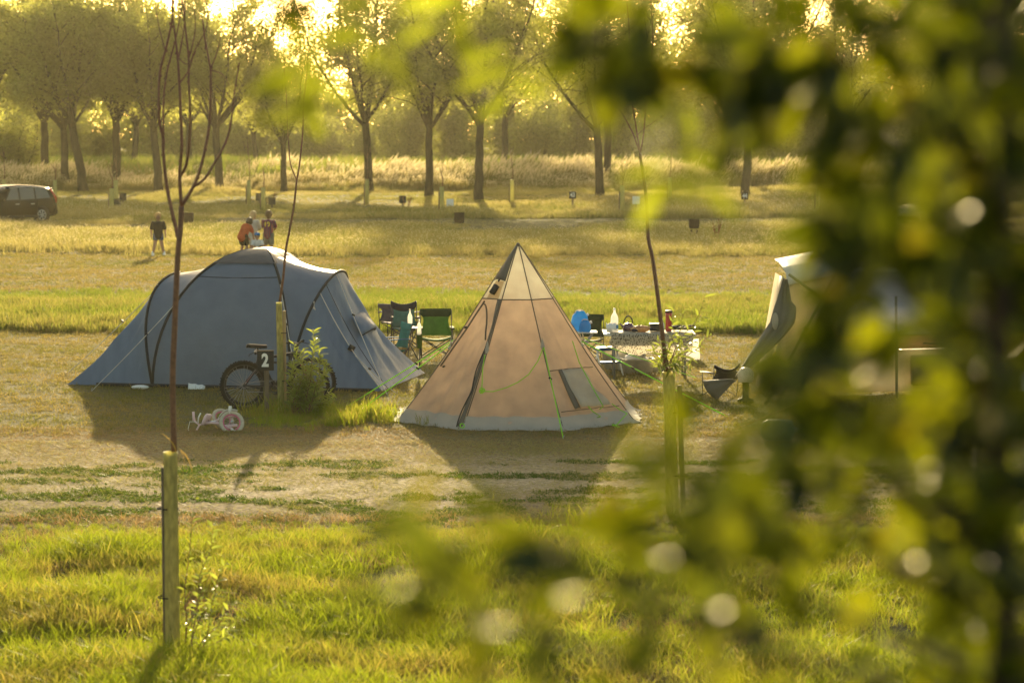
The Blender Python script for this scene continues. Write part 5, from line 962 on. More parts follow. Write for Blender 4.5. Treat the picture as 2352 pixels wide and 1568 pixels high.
# ------------------------------------------------------------------ far guards, number posts, fire pits
def far_guard(x, yb, yt, lab, sap=0):
    p = gnd(x, yb); H = at(x, yt, p.y).z; t = thing('guarded_sapling', lab, 'sapling', p, group='young trees in guards along the far bank'); mb = MB(); mb.lathe([(.11, -.05), (.10, H)], 10); 
    mb.build('tree_guard', M['guard'], t, world=False); mb = MB(); mb.tube([Vector((-.14, 0, -.05)), Vector((-.13, 0, H * .8))], .035, 6); mb.build('stake', M['oldwood'], t, world=False)
    r = random.Random(int(x)); mb = MB(); hh = H + r.uniform(.8, 2.4); mb.tube([Vector((0, 0, H * .8)), Vector((.05, 0, H + .4)), Vector((r.uniform(-.3, .3), 0, hh))], [.03, .025, .008], 5)
    for k in range(4): z_ = H + (hh - H) * r.uniform(.2, .9); mb.tube([Vector((.03, 0, z_)), Vector((r.uniform(-.5, .5), r.uniform(-.3, .3), z_ + r.uniform(.3, .8)))], [.012, .004], 4)
    mb.build('stem', M['twig'], t, world=False)
fg = [(10, 470, 412, 'guarded sapling at the left edge behind the black car'), (127, 470, 414, 'guarded sapling just right of the black car'), (257, 493, 433, 'nearer of the twin guarded saplings right of the black car'), (267, 482, 414, 'taller rear one of the twin guarded saplings'),
      (572, 472, 414, 'guarded sapling straight above the orange-shirted boy'), (605, 487, 431, 'guarded sapling above the boy in the striped jersey'), (843, 470, 412, 'guarded sapling at the foot of the wide-forked willow'), (1015, 492, 429, 'leaning guarded sapling left of the dark fire pit'),
      (1176, 472, 413, 'guarded sapling straight above the tipi tip'), (1429, 495, 426, 'guarded sapling beside the white notice right of the tipi'), (1538, 470, 408, 'guarded sapling half behind a near hanging leaf'), (1879, 495, 432, 'guarded sapling at the edge of the near leaves'), (1925, 480, 420, 'guarded sapling just inside the near leaves')]
for a in fg: far_guard(*a)
def far_post(x, yb, yt, lab, num=None, white=False):
    p = gnd(x, yb); H = at(x, yt, p.y).z; t = thing('number_post', lab, 'sign', p, group='number posts along the far bank'); mb = MB(); mb.box((0, 0, H / 2 - .1), (.09, .07, H + .1)); mb.build('post', M['oldwood'], t, False, world=False)
    mb = MB(); mb.box((0, -.06, H), (.36, .04, .38)); bd = mb.build('board', M['paint'] if white else M['board'], t, False, world=False, bevel=.008)
    if num: place('numeral', text_mesh(num, .30, M['paint'], .004, .8, .008), bd, (0, -.085, H))
for a in ((270, 488, 466, 'dark number post beside the twin guarded saplings'), (283, 478, 452, 'blue-black number post right of the twin guarded saplings'), (596, 478, 452, 'dark number post between two guarded saplings above the children'), (625, 482, 462, 'dark number post right above the striped jersey'),
          (925, 482, 458, 'dark number post left of the leaning guarded sapling'), (1034, 484, 466, 'pale notice post right of the leaning guarded sapling', None, True), (1315, 482, 448, 'dark post with number 43 right of the tipi tip', '43'), (1461, 492, 460, 'white notice post beside a guarded sapling', None, True), (1710, 482, 450, 'dark post with number 44 at a willow foot', '44')): far_post(*a)
def fire_pit(x, yb, lab, legs):
    p = gnd(x, yb); t = thing('fire_pit', lab, 'fire pit', p, group='steel fire pits on the field'); w_ = .42 * p.y / 100; mb = MB(); z0 = .30 if legs else .0; s_ = w_ / 2; h_ = w_ * (.9 if legs else 1.05)
    def ring(z_, k): return [Vector((c * s_ * k, d * s_ * k, z_)) for c, d in ((-1, -1), (1, -1), (1, 1), (-1, 1))]
    rr = [ring(z0, .85), ring(z0 + h_ * .35, 1), ring(z0 + h_, 1), ring(z0 + h_, .93), ring(z0 + h_ * .3, .9)]; mb.add([q for r__ in rr for q in r__], [(i * 4 + j, i * 4 + (j + 1) % 4, (i + 1) * 4 + (j + 1) % 4, (i + 1) * 4 + j) for i in range(4) for j in range(4)] + [(3, 2, 1, 0), (16, 17, 18, 19)]); mb.v = [(a_, b_, c_ + .06) for a_, b_, c_ in mb.v]; mb.build('bowl', M['rust'], t, False, world=False)
    if legs:
        for c in (-1, 1):
            for d in (-1, 1): mb = MB(); mb.box((c * s_ * .55, d * s_ * .55, z0 / 2), (.06, .06, z0 + .02)); mb.build('leg', M['rust'], t, False, world=False)
fire_pit(432, 516, 'dark square fire pit behind the child in black', False); fire_pit(1055, 516, 'dark square fire pit above and left of the tipi tip', False); fire_pit(1594, 547, 'dark fire pit on short legs right of the tipi', True); fire_pit(1935, 490, 'dark fire pit on legs beside the near leaves', True)
for x, y, lab in ((1645, 552, 'thin reddish dock plant right of the fire pit on legs'), (935, 483, 'reddish dock plants at the foot of the far bank'), (625, 470, 'reddish dock stems behind the children')):
    p = gnd(x, y); t = thing('dock_plant', lab, 'plant', p); r = random.Random(x); mb = MB(); M.setdefault('dock', mat('dock_seed', (.13, .05, .02), .7, .2, var=.3, trans=.3, tcol=(.35, .12, .04)))
    for i in range(5):
        q = Vector((r.uniform(-.3, .3), r.uniform(-.2, .2), r.uniform(.5, .85))); mb.tube([Vector((q.x * .3, 0, 0)), q], [.012, .006], 4)
        for k in range(6): z_ = r.uniform(.45, 1); mb.ell(q * z_ + Vector((r.uniform(-.05, .05), 0, 0)), (.018, .018, .03), 5, 4)
    mb.build('stems', M['dock'], t, world=False)

# ------------------------------------------------------------------ cars
M['cglass'] = mat('car_glass', (.11, .115, .105), .08, .6, var=.02); M['carblack'] = mat('black_car_paint', (.005, .006, .007), .25, .1, var=.02, coat=.1); M['carsilver'] = mat('silver_car_paint', (.42, .42, .41), .28, .5, metal=.5, var=.03, coat=.8); M['ctrim'] = mat('dark_trim_plastic', (.02, .02, .02), .7, .3); M['rim'] = mat('alloy', (.55, .55, .54), .3, .5, metal=.9); M['tail'] = mat('red_lamp', (.45, .02, .015), .2, .6, trans=.4, tcol=(.9, .06, .03)); M['headl'] = mat('clear_lamp', (.6, .6, .58), .1, .7)  # grey of the car windows stands in for light seen through the cabin
def car(name, lab, cat, loc, rz, paint, Ln=4.5, Wd=1.8, H=1.66, van=False):
    t = thing(name, lab, cat, loc, rz); B = lambda n, m, mb, par=None, **k: mb.build(n, M[m], par or t, world=False, **k)
    h = Ln / 2; w = Wd / 2; bel = .98 if not van else 1.05
    # stations from nose (+x) to tail (-x): x, bottom, belt, roof, half width at belt
    st = [(h, .42, .62, .62, w * .72), (h - .10, .30, .78, .78, w * .90), (h - .35, .25, .88, .89, w * .97), (h - .8, .24, .95, .97, w), (h - 1.15, .24, bel, 1.03, w), (h - 1.62, .24, bel, H * .86, w), (h - 2.0, .24, bel, H * .965, w), (h - 2.6, .24, bel, H, w), (h - 3.3, .24, bel + .02, H * .985, w),
          (-h + .55, .25, bel + .05, H * .95, w * .985), (-h + .30, .26, bel + .06, H * .90, w * .97), (-h + .10, .30, bel, H * .70 if not van else H * .88, w * .93), (-h, .40, .85, .90, w * .84)]
    P = []
    for x_, zb, be, rf, hw in st:
        k = min(1, max(0, (rf - be) / .5)); rw = hw * (1 - .20 * k); half = [(hw * .55, zb), (hw * .94, zb + .02), (hw, zb + .16), (hw * 1.0, (zb + be) / 2 + .05), (hw * .97, be), (hw * .97 + (rw - hw * .97) * .85, be + (rf - be) * .85), (rw * .86, rf - .01), (rw * .4, rf + .015 * k)]
        P.append([Vector((x_, -y_, z_)) for y_, z_ in half[::-1]][::-1][::-1] + [Vector((x_, y_, z_)) for y_, z_ in half[::-1]][::-1][::-1][::-1]) if False else P.append([Vector((x_, y_, z_)) for y_, z_ in half] + [Vector((x_, -y_, z_)) for y_, z_ in half[::-1]])
    mb = MB(); mb.grid([r__ + [r__[0]] for r__ in P]); n = len(P[0]); mb.add(P[0], [tuple(range(n))]); mb.add(P[-1], [tuple(range(n))[::-1]]); body = B('body', paint, mb)
    def sidept(x_, q, s_, out=.012):                         # q: 0 belt .. 1 roof on the side glass
        for a, b in zip(st, st[1:]):
            if a[0] >= x_ >= b[0]:
                u = (a[0] - x_) / (a[0] - b[0]); be = a[2] + (b[2] - a[2]) * u; rf = a[3] + (b[3] - a[3]) * u; hw = a[4] + (b[4] - a[4]) * u; break
        k = min(1, max(0, (rf - be) / .5)); rw = hw * (1 - .20 * k); return Vector((x_, s_ * (hw * .97 + (rw - hw * .97) * q + out), be + (rf - be) * q * .97 + .01))
    for s_ in (-1, 1):
        for x0, x1, fr in ((h - 1.75, h - 2.42, True), (h - 2.50, h - 3.25, False), (h - 3.32, -h + .42, False)):
            mb = MB(); mb.grid([[sidept(x0 + (x1 - x0) * (j / 6) * (1 if not fr else 1) - (.33 * (i / 4) * (1 - j / 6) if fr else 0) + (.16 * (i / 4) * (j / 6) if x1 == -h + .42 else 0), .06 + .80 * i / 4, s_) for j in range(7)] for i in range(5)]); B('side_window', 'cglass', mb)
        mb = MB(); mb.tube([sidept(x_, .9, s_, .02) for x_ in np.linspace(h - 2.0, -h + .5, 10)], .012, 5); B('window_trim', 'rim', mb)
        for x_ in (h - 2.3, h - 3.1): mb = MB(); mb.box((x_, s_ * (w + .012), bel - .14), (.2, .03, .04)); B('door_handle', 'rim', mb, bevel=.008)
        for x_ in (h - 1.45, h - 2.46, h - 3.36): mb = MB(); mb.box((x_, s_ * (w - .006), .66), (.012, .02, .62)); B('door_gap', 'ctrim', mb)
        mb = MB(); mb.ell((h - 1.55, s_ * (w + .10), bel + .05), (.08, .12, .075)); B('wing_mirror', paint, mb)
        mb = MB(); mb.box((0, s_ * (w - .03), .30), (Ln * .62, .08, .12)); B('sill', 'ctrim', mb, bevel=.02)
        for x_ in (h - .88, -h + .92):
            mb = MB(); mb.lathe([(.42, 0), (.42, .02)], 24, (x_, s_ * (w - .005 if s_ > 0 else w + .015), .34), RX); B('wheel_arch', 'ctrim', mb)
            c = Vector((x_, s_ * (w - .07), .345)); mb = MB(); mb.torus(c, .26, .09, RX, 24, 8); wh = B('wheel', 'tyre', mb); mb = MB(); mb.torus(c + Vector((0, s_ * .06, 0)), .215, .02, RX, 24, 6)
            for i in range(7): a = 2 * math.pi * i / 7; mb.tube([c + Vector((0, s_ * .085, 0)), c + Vector((math.cos(a) * .21, s_ * .075, math.sin(a) * .21))], .022, 5)
            B('rim', 'rim', mb, wh)
        mb = MB(); mb.box((h - .16, s_ * w * .74, .74), (.28, .34, .15), Euler((0, .25, s_ * -.35))); B('headlight', 'headl', mb, bevel=.03)
        mb = MB(); mb.tube([Vector((-h + .10, s_ * w * .90, .88)), Vector((-h + .12, s_ * w * .89, 1.1)), Vector((-h + .36, s_ * w * .80, H * .90))], [.06, .07, .04], 7); B('tail_light', 'tail', mb)
    mb = MB(); mb.grid([[Vector((h - 1.20 - .72 * q + .015, y_ * w * (.86 - .14 * q) , 1.06 + (H * .94 - 1.06) * q + .022 - .02 * abs(y_))) for y_ in (-1, -.5, 0, .5, 1)] for q in (0.02, .33, .66, .98)]); B('windscreen', 'cglass', mb)
    mb = MB(); mb.grid([[Vector((-h + .10 + .17 * q - .025, y_ * w * (.80 - .06 * q), (1.08 if not van else 1.2) + (H * .87 - 1.08) * q)) for y_ in (-1, 0, 1)] for q in (0, 1)]); B('rear_window', 'cglass', mb)
    mb = MB(); mb.box((h - .03, 0, .40), (.12, w * 1.5, .20)); B('front_bumper', 'ctrim', mb, bevel=.04); mb = MB(); mb.box((-h + .03, 0, .48), (.14, w * 1.7, .22)); B('rear_bumper', 'ctrim', mb, bevel=.04)
    return t
pc_ = gnd(62, 514); car('parked_car', 'black estate car parked at the left edge of the field', 'car', pc_ + Vector((-1.1, .6, 0)), R(180 + 47), 'carblack')
car('parked_car', 'silver people carrier half hidden behind the near leaves', 'car', gp(2185, 101), R(180 + 30), 'carsilver', 4.7, 1.85, 1.80)
car('parked_car', 'dark car parked behind the cream trailer tent', 'car', gp(2175, 52), R(180 + 12), 'carblack', 4.4, 1.78, 1.66)

# ------------------------------------------------------------------ children on the field
M['skin'] = mat('skin', (.42, .24, .16), .55, .35, var=.06, trans=.12, tcol=(.6, .25, .12))
def person(lab, loc, rz, H, pose, shirt, legs, hair, extra=None, sleeves=.5, long_hair=False, dress=False):
    """the pose gives joints in metres for a figure of height 1, x to the side, -y ahead"""
    t = thing('person', lab, 'person', loc, rz, 'children on the mown field'); J = {k: Vector(v) * H for k, v in pose.items()}; mb = MB(); C = mb.capsule; q = H
    C(J['pelvis'], J['chest'], .085 * q, .095 * q, 12); mb.ell(J['chest'] + Vector((0, 0, .01)) * q, (.115 * q, .075 * q, .09 * q)); mb.ell(J['pelvis'], (.10 * q, .08 * q, .08 * q)); C(J['neck'], J['head'], .035 * q, .035 * q)
    up = (J['head'] - J['neck']).normalized(); mb.ell(J['head'], (.062 * q, .074 * q, .085 * q)); fd = (J['face'] - J['head']).normalized(); mb.ell(J['head'] + fd * .072 * q - up * .015 * q, (.013 * q,) * 3, 6, 4)
    for s_ in 'lr':
        C(J['sh_' + s_], J['el_' + s_], .034 * q, .026 * q); C(J['el_' + s_], J['wr_' + s_], .026 * q, .019 * q); C(J['hip_' + s_], J['kn_' + s_], .06 * q, .04 * q); C(J['kn_' + s_], J['an_' + s_], .041 * q, .025 * q)
        d = (J['wr_' + s_] - J['el_' + s_]).normalized(); pm = J['wr_' + s_] + d * .03 * q; C(J['wr_' + s_], pm, .018 * q, .020 * q, 8); sd = d.orthogonal().normalized()
        for i in range(4): b_ = pm + sd * (.010 * (i - 1.5)) * q; C(b_, b_ + d * (.036, .042, .04, .03)[i] * q + Vector((0, -.006 * q, 0)), .0062 * q, .005 * q, 6)
        C(J['wr_' + s_] + d * .012 * q, pm + sd * .034 * q, .008 * q, .006 * q, 6)
        C(J['an_' + s_], J['to_' + s_], .026 * q, .022 * q); mb.ell(J['head'] + Vector(((.062 if s_ == 'r' else -.062) * q, 0, 0)), (.01 * q, .016 * q, .022 * q), 6, 4)
    o = mb.build('body', M['skin'], t, world=False); md = o.modifiers.new('r', 'REMESH'); md.mode = 'VOXEL'; md.voxel_size = .0085 * q; md.use_smooth_shade = True; sm = o.modifiers.new('s', 'SMOOTH'); sm.iterations = 3; sm.factor = .5
    B = lambda n, m, b, **k: b.build(n, m, t, world=False, **k)
    b = MB(); C = b.capsule                                                # top
    C(J['pelvis'] + (J['chest'] - J['pelvis']) * (-.25 if not dress else -.9), J['chest'], (.112 if not dress else .135) * q, .108 * q, 12); b.ell(J['chest'] + Vector((0, 0, .015)) * q, (.132 * q, .092 * q, .10 * q))
    for s_ in 'lr': C(J['sh_' + s_], J['sh_' + s_].lerp(J['el_' + s_], sleeves * 1.6 if sleeves < .7 else 1.0), .050 * q, .046 * q); 
    if sleeves >= 1:
        for s_ in 'lr': C(J['el_' + s_], J['wr_' + s_], .036 * q, .030 * q)
    o = B('shirt' if not dress else 'dress', shirt, b); md = o.modifiers.new('r', 'REMESH'); md.mode = 'VOXEL'; md.voxel_size = .014 * q; md.use_smooth_shade = True
    if legs:
        b = MB(); C = b.capsule; b.ell(J['pelvis'] - Vector((0, 0, .015 * q)), (.118 * q, .10 * q, .09 * q))
        for s_ in 'lr': C(J['hip_' + s_], J['hip_' + s_].lerp(J['kn_' + s_], legs[1]), .076 * q, .068 * q)
        o = B('shorts', legs[0], b); md = o.modifiers.new('r', 'REMESH'); md.mode = 'VOXEL'; md.voxel_size = .014 * q; md.use_smooth_shade = True
    for s_ in 'lr':
        b = MB(); b.capsule(J['an_' + s_] + Vector((0, .01, .0)) * q, J['to_' + s_], .034 * q, .030 * q); b.capsule(J['an_' + s_] + Vector((0, 0, .05)) * q, J['an_' + s_], .031 * q, .033 * q); B('shoe', M['white'] if extra != 'dark' else M['black'], b)
    b = MB(); hd = J['head']; b.ell(hd + up * .018 * q - fd * .018 * q, (.080 * q, .084 * q, .092 * q), 12, 8)
    if long_hair: C = b.capsule; C(hd - fd * .05 * q, hd - fd * .075 * q - up * .24 * q, .058 * q, .04 * q); C(hd - fd * .04 * q + Vector((.03 * q, 0, 0)), hd - fd * .06 * q - up * .2 * q + Vector((.05 * q, 0, 0)), .045 * q, .03 * q)
    else: b.capsule(hd - fd * .045 * q, hd - fd * .05 * q - up * .055 * q, .05 * q, .045 * q)
    o = B('hair', hair, b); md = o.modifiers.new('r', 'REMESH'); md.mode = 'VOXEL'; md.voxel_size = .010 * q; md.use_smooth_shade = True
    return t, J
def stand(dx=.0, arms=((.15, 0, .64), (.20, -.03, .50)), armr=None, feet=.07, twist=0, head=(0, -.01, .925), face=(0, -.1, .915)):
    ar = armr or arms; m = lambda v: (-v[0], v[1], v[2])
    return dict(pelvis=(0, 0, .52), chest=(0, 0, .72), neck=(0, 0, .82), head=head, face=face, sh_l=m((.115, 0, .785)), sh_r=(.115, 0, .785), el_l=m(arms[0]), wr_l=m(arms[1]), el_r=ar[0], wr_r=ar[1],
                hip_l=(-.055, 0, .50), hip_r=(.055, 0, .50), kn_l=(-.055 - feet * .3, -.01, .28), kn_r=(.055 + feet * .3, -.01, .28), an_l=(-.055 - feet, 0, .045), an_r=(.055 + feet, 0, .045), to_l=(-.065 - feet, -.09, .022), to_r=(.065 + feet, -.09, .022))
tee = mat('black_tee', (.012, .012, .014), .8, .2); denim = mat('denim', (.06, .085, .17), .8, .2); orange = mat('orange_tee', (.55, .10, .035), .8, .2, trans=.2, tcol=(.8, .15, .05)); blk = mat('black_shorts', (.01, .01, .011), .8, .2); cream = mat('cream_dress', (.55, .54, .47), .8, .2, trans=.25, tcol=(.7, .65, .5)); grey = mat('grey_shorts', (.12, .12, .10), .8, .2); white = mat('white_tee', (.66, .66, .66), .8, .2, trans=.2)
fair = mat('rimlit_fair_hair', (.50, .32, .14), .5, .4, trans=.5, tcol=(1.0, .7, .32)); blond = mat('blond_hair', (.45, .35, .18), .5, .4, trans=.3, tcol=(.85, .65, .3)); dark = mat('dark_hair', (.03, .02, .012), .5, .4); brownh = mat('brown_hair', (.16, .09, .04), .5, .4, trans=.2, tcol=(.5, .25, .08))  # fair hair is brightened so its colour also carries the sun's rim light
def jersey():
    m = mat('striped_jersey', (.03, .035, .12), .7, .2); n = m.node_tree.nodes; L = m.node_tree.links; tc = n.new('ShaderNodeTexCoord'); wv = n.new('ShaderNodeTexWave'); wv.bands_direction = 'X'; wv.inputs['Scale'].default_value = 5.5; L.new(tc.outputs['Object'], wv.inputs['Vector'])
    cr = n.new('ShaderNodeValToRGB'); cr.color_ramp.interpolation = 'CONSTANT'; cr.color_ramp.elements[0].color = (.02, .025, .10, 1); cr.color_ramp.elements[1].position = .5; cr.color_ramp.elements[1].color = (.20, .015, .03, 1); L.new(wv.outputs[0], cr.inputs[0]); L.new(cr.outputs[0], n['Principled BSDF'].inputs['Base Color']); return m
person('child in black t-shirt and denim shorts standing alone on the field', gnd(364, 588), R(12), 1.36, stand(arms=((.16, .01, .63), (.165, -.03, .49)), feet=.075), tee, (denim, .42), fair, sleeves=.55)
bend = dict(pelvis=(0, .03, .50), chest=(.03, -.10, .66), neck=(.05, -.17, .73), head=(.06, -.24, .79), face=(.07, -.30, .72), sh_l=(-.08, -.13, .70), sh_r=(.13, -.13, .70), el_l=(-.09, -.20, .56), wr_l=(-.05, -.26, .44), el_r=(.15, -.20, .55), wr_r=(.13, -.28, .43), hip_l=(-.055, .02, .49), hip_r=(.055, .02, .49), kn_l=(-.07, -.03, .28), kn_r=(.07, -.03, .28), an_l=(-.08, .02, .045), an_r=(.08, .02, .045), to_l=(-.09, -.07, .022), to_r=(.09, -.07, .022))
person('boy in orange t-shirt and black shorts bending forward', gnd(560, 592), R(140), 1.40, bend, orange, (blk, .8), dark, 'dark')
person('girl with long blond hair in a cream dress', gnd(582, 587), R(155), 1.40, stand(arms=((.14, -.06, .65), (.09, -.14, .60)), feet=.03, head=(.0, -.03, .92), face=(-.02, -.12, .89)), cream, None, blond, sleeves=1, long_hair=True, dress=True)
pj, J = person('boy in a dark striped football jersey with yellow number 10', gnd(617, 590), R(-14), 1.44, stand(arms=((.15, .07, .64), (.09, .15, .60)), feet=.05, head=(.0, .01, .925), face=(-.06, .10, .915)), jersey(), (grey, .9), brownh, 'dark')
M['yel'] = mat('yellow_print', (.75, .55, .05), .7, .2); place('jersey_number', text_mesh('10', .20, M['yel'], .003, 1.0, .006), pj, (0, -.143, .72 * 1.44))
crouch = dict(pelvis=(0, .05, .20), chest=(0, -.02, .40), neck=(0, -.05, .50), head=(0, -.07, .60), face=(0, -.16, .57), sh_l=(-.115, -.03, .46), sh_r=(.115, -.03, .46), el_l=(-.15, -.12, .34), wr_l=(-.08, -.22, .30), el_r=(.15, -.12, .34), wr_r=(.08, -.22, .30), hip_l=(-.06, .04, .20), hip_r=(.06, .04, .20), kn_l=(-.10, -.16, .30), kn_r=(.10, -.16, .30), an_l=(-.08, -.02, .045), an_r=(.08, -.02, .045), to_l=(-.09, -.12, .022), to_r=(.09, -.12, .022))
pt_, J = person('small child in white shirt and blue cap crouching', gnd(591, 592), R(10), 1.15, crouch, white, (grey, .8), brownh)
b = MB(); b.lathe([(.088, 0), (.088, .04), (.065, .08), (.02, .095)], 14, J['head'] + Vector((0, .01, .025))); b.grid([[J['head'] + Vector((.07 * math.cos(a) * k, -.07 - .075 * math.sin(a) * k, .03)) for k in (.6, 1)] for a in [math.pi * i / 8 for i in range(9)]]); b.build('cap', mat('blue_cap', (.05, .18, .42), .7, .2), pt_, world=False, thick=.006)
# ------------------------------------------------------------------ the leafy tree right beside the camera
M['nbark'] = mat('near_bark', (.05, .03, .02), .8, .2, var=.3)
def oval_leaf(L, w, fold=.25, curl=.15, n=6, m='near'):
    mb = MB(); P = []
    for i in range(n + 1):
        q = i / n; ww = L * w * .5 * max(.02, math.sin(math.pi * q ** .8)) ** .75; z_ = -curl * L * q * q
        P.append([Vector((-ww, L * q, z_ + ww * fold)), Vector((-ww * .5, L * q, z_ + ww * fold * .4)), Vector((0, L * q, z_)), Vector((ww * .5, L * q, z_ + ww * fold * .4)), Vector((ww, L * q, z_ + ww * fold))])
    mb.grid(P); return mb.mesh('leaf', M[m])
ovals = [oval_leaf(.050, .55), oval_leaf(.062, .50, .15, .3), oval_leaf(.042, .62, .35, .1)]; longs = [oval_leaf(.075, .30, .2, .3, 6, 'near2'), oval_leaf(.062, .26, .2, .2, 6, 'near2')]
nearT = thing('leafy_tree', 'leafy tree blurred close to the camera along the right side', 'tree', Vector((at(2300, 784, 2.7).x, 2.7, 0))); OT = OFF[nearT]
sx0 = OT.x
mb = MB(); stem = [Vector((sx0 + .10, 2.75, -.1)), Vector((sx0 + .06, 2.72, 1.5)), Vector((sx0 + .02, 2.7, 3.0)), Vector((sx0, 2.7, 3.7)), Vector((sx0 - .005, 2.68, 4.2)), Vector((sx0 + .02, 2.7, 4.7)), Vector((sx0 + .0, 2.72, 5.3))]
mb.tube(stem, [.05, .035, .016, .011, .009, .008, .004], 8); mb.build('trunk', M['nbark'], nearT)
rl = random.Random(77); extra = MB(); nobj = 0
def put_leaf(p, d, roll, me, br):
    global nobj
    if nobj < 300:
        o = place('leaf', me, br, p - OT, look(d, roll)); nobj += 1
    else:
        Mx = look(d, roll).to_matrix(); extra.add([p + Mx @ v.co for v in me.vertices], [tuple(f.vertices) for f in me.polygons])
def bough(path, leaves, kinds, r0=.006, spread=.03, seed=0, along=(.1, 1)):
    """a branch along the given points; leaves sit alternately on it"""
    P = [at(x, y, Y) for x, y, Y in path]; Q = []
    for i in range(len(P) - 1):
        a, b, c, d = P[max(i - 1, 0)], P[i], P[i + 1], P[min(i + 2, len(P) - 1)]
        for k in range(5): u = k / 5; Q.append(.5 * ((2 * b) + (c - a) * u + (2 * a - 5 * b + 4 * c - d) * u * u + (3 * b - a - 3 * c + d) * u ** 3))
    Q.append(P[-1]); mb = MB(); mb.tube(Q, [r0 * (1 - .75 * i / (len(Q) - 1)) for i in range(len(Q))], 6); br = mb.build('branch', M['nbark'], nearT)
    for i in range(leaves):
        q = along[0] + (along[1] - along[0]) * (i + rl.random()) / leaves; f = q * (len(Q) - 1); k = min(len(Q) - 2, int(f)); p = Q[k].lerp(Q[k + 1], f - k); ax = (Q[k + 1] - Q[k]).normalized()
        s_ = Matrix.Rotation(i * 2.4 + rl.uniform(-.5, .5), 3, ax) @ ax.orthogonal().normalized(); d = (ax * rl.uniform(.1, .8) + s_ + Vector((0, 0, -.25))).normalized()
        put_leaf(p + s_ * rl.uniform(0, spread), d, rl.uniform(-3.1, 3.1), rl.choice(kinds), br)
# hanging sprays at the top, from left to right
bough([(1000, -330, 2.6), (800, -220, 2.6), (690, -60, 2.6), (680, 15, 2.6)], 7, ovals, .004, .01, along=(.75, 1))
bough([(1000, -330, 2.6), (850, -160, 3.0), (745, 20, 3.2), (700, 140, 3.2), (700, 250, 3.2)], 15, longs, .003, .02, along=(.62, 1))
bough([(1200, -300, 2.4), (1000, -120, 2.6), (900, 20, 2.7), (850, 110, 2.7)], 9, longs, .004, .02, along=(.5, 1))
bough([(1300, -300, 2.6), (1120, -60, 2.9), (1010, 70, 2.9)], 8, longs, .004, .02, along=(.5, 1))
bough([(1250, -250, 3.2), (1190, 20, 3.4), (1160, 150, 3.4), (1165, 220, 3.4)], 9, longs, .003, .01, along=(.5, 1))
bough([(1800, -300, 2.5), (1560, -100, 2.4), (1420, 60, 2.4), (1340, 150, 2.4)], 22, ovals, .005, .04, along=(.5, 1))
bough([(1700, -300, 2.7), (1500, 0, 2.6), (1420, 120, 2.5), (1460, 220, 2.5)], 20, ovals, .005, .045, along=(.45, 1))
bough([(1700, -200, 2.8), (1580, 120, 2.8), (1560, 300, 2.8), (1565, 430, 2.8)], 16, longs, .004, .012, along=(.5, 1))
bough([(2250, -150, 2.6), (1950, 20, 2.5), (1750, 130, 2.4), (1620, 190, 2.4)], 46, ovals, .006, .03, along=(.35, 1))
bough([(2250, 60, 2.6), (2000, 130, 2.5), (1800, 220, 2.5), (1680, 240, 2.5)], 40, ovals, .005, .035, along=(.2, 1))
# the right side
bough([(2290, 300, 2.7), (2100, 260, 2.5), (2000, 300, 2.4), (1900, 300, 2.4)], 44, ovals, .006, .05)
bough([(2290, 650, 2.7), (2120, 560, 2.5), (1980, 520, 2.4), (1900, 490, 2.4)], 56, ovals, .006, .045)
bough([(2290, 800, 2.7), (2120, 700, 2.4), (2000, 640, 2.3), (1940, 590, 2.3)], 40, ovals, .006, .04)
bough([(2290, 1050, 2.7), (2080, 960, 2.4), (1900, 880, 2.3), (1830, 800, 2.3)], 50, ovals, .006, .045, along=(.3, 1))
bough([(2290, 1250, 2.7), (2060, 1120, 2.4), (1860, 1040, 2.2), (1740, 960, 2.2)], 56, ovals, .006, .05, along=(.25, 1))
bough([(2290, 1400, 2.7), (2000, 1270, 2.4), (1800, 1160, 2.3), (1680, 1120, 2.1), (1590, 1060, 2.0)], 44, ovals, .006, .045, along=(.2, 1))
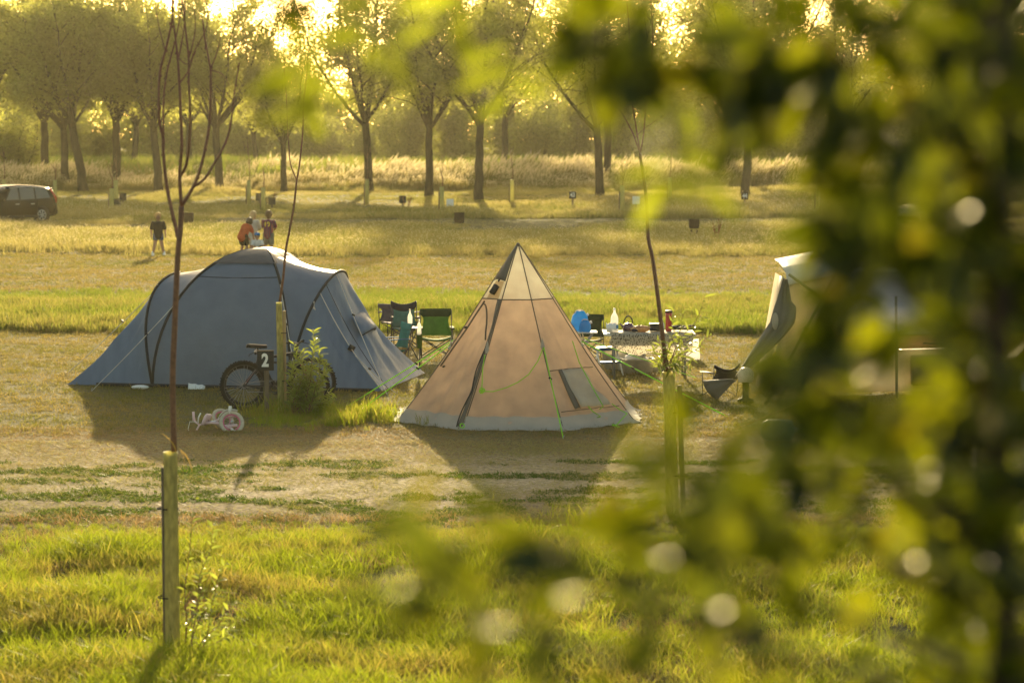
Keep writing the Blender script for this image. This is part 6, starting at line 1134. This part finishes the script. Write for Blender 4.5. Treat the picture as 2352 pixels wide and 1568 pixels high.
bough([(2290, 1560, 2.7), (1900, 1400, 2.3), (1650, 1290, 2.2), (1480, 1210, 1.9), (1420, 1090, 1.9)], 34, ovals, .006, .045, along=(.3, 1))
bough([(2290, 1700, 2.7), (1900, 1530, 2.3), (1600, 1420, 2.2), (1350, 1320, 1.8), (1270, 1220, 1.8)], 26, ovals, .006, .04, along=(.3, 1))
bough([(2000, 1800, 2.5), (1500, 1560, 2.3), (1200, 1440, 1.9), (1060, 1380, 1.8), (960, 1310, 1.8)], 22, ovals, .005, .03, along=(.35, 1))
bough([(1300, 1480, 2.2), (1150, 1350, 2.2), (1000, 1240, 2.2), (955, 1190, 2.0)], 6, ovals, .004, .02, along=(.5, 1))
bough([(1500, 1750, 2.3), (1200, 1600, 2.3), (1080, 1530, 2.0)], 9, ovals, .004, .03)
for i in range(46):                                   # the dense crown along the stem, ahead of and behind it
    y = -120 + 1800 * (i + rl.random()) / 46; Y = rl.uniform(2.3, 5.0); x1 = rl.uniform(1960, 2330) if rl.random() < .7 else rl.uniform(2300, 2480); k = 2.7 / Y
    bough([(2300, y + 120, 2.7), (2250, y + 60, (2.7 + Y) / 2), (x1, y - rl.uniform(0, 120), Y)], 26, ovals, .005, .055, along=(.25, 1))
o = extra.build('foliage', M['near'], nearT); o['kind'] = 'stuff'
print('near leaves', nobj, len(extra.f))
# ------------------------------------------------------------------ thin evening air, its golden veil added in place of lens glare
mb = MB(); mb.box((0, 190, 9.5), (420, 440, 21)); hzb = mb.build('haze', None, smooth=False); hzb['kind'] = 'stuff'; hzb['label'] = 'thin evening haze, partly standing in for golden lens glare'
m = bpy.data.materials.new('haze'); m.use_nodes = True; n = m.node_tree.nodes; n.remove(n['Principled BSDF'])
pv = n.new('ShaderNodeVolumePrincipled'); pv.inputs['Color'].default_value = (.95, .88, .60, 1); pv.inputs['Density'].default_value = .00016; pv.inputs['Anisotropy'].default_value = .55
m.node_tree.links.new(pv.outputs[0], n['Material Output'].inputs['Volume']); m.cycles.homogeneous_volume = True
hzb.data.materials.clear(); hzb.data.materials.append(m)
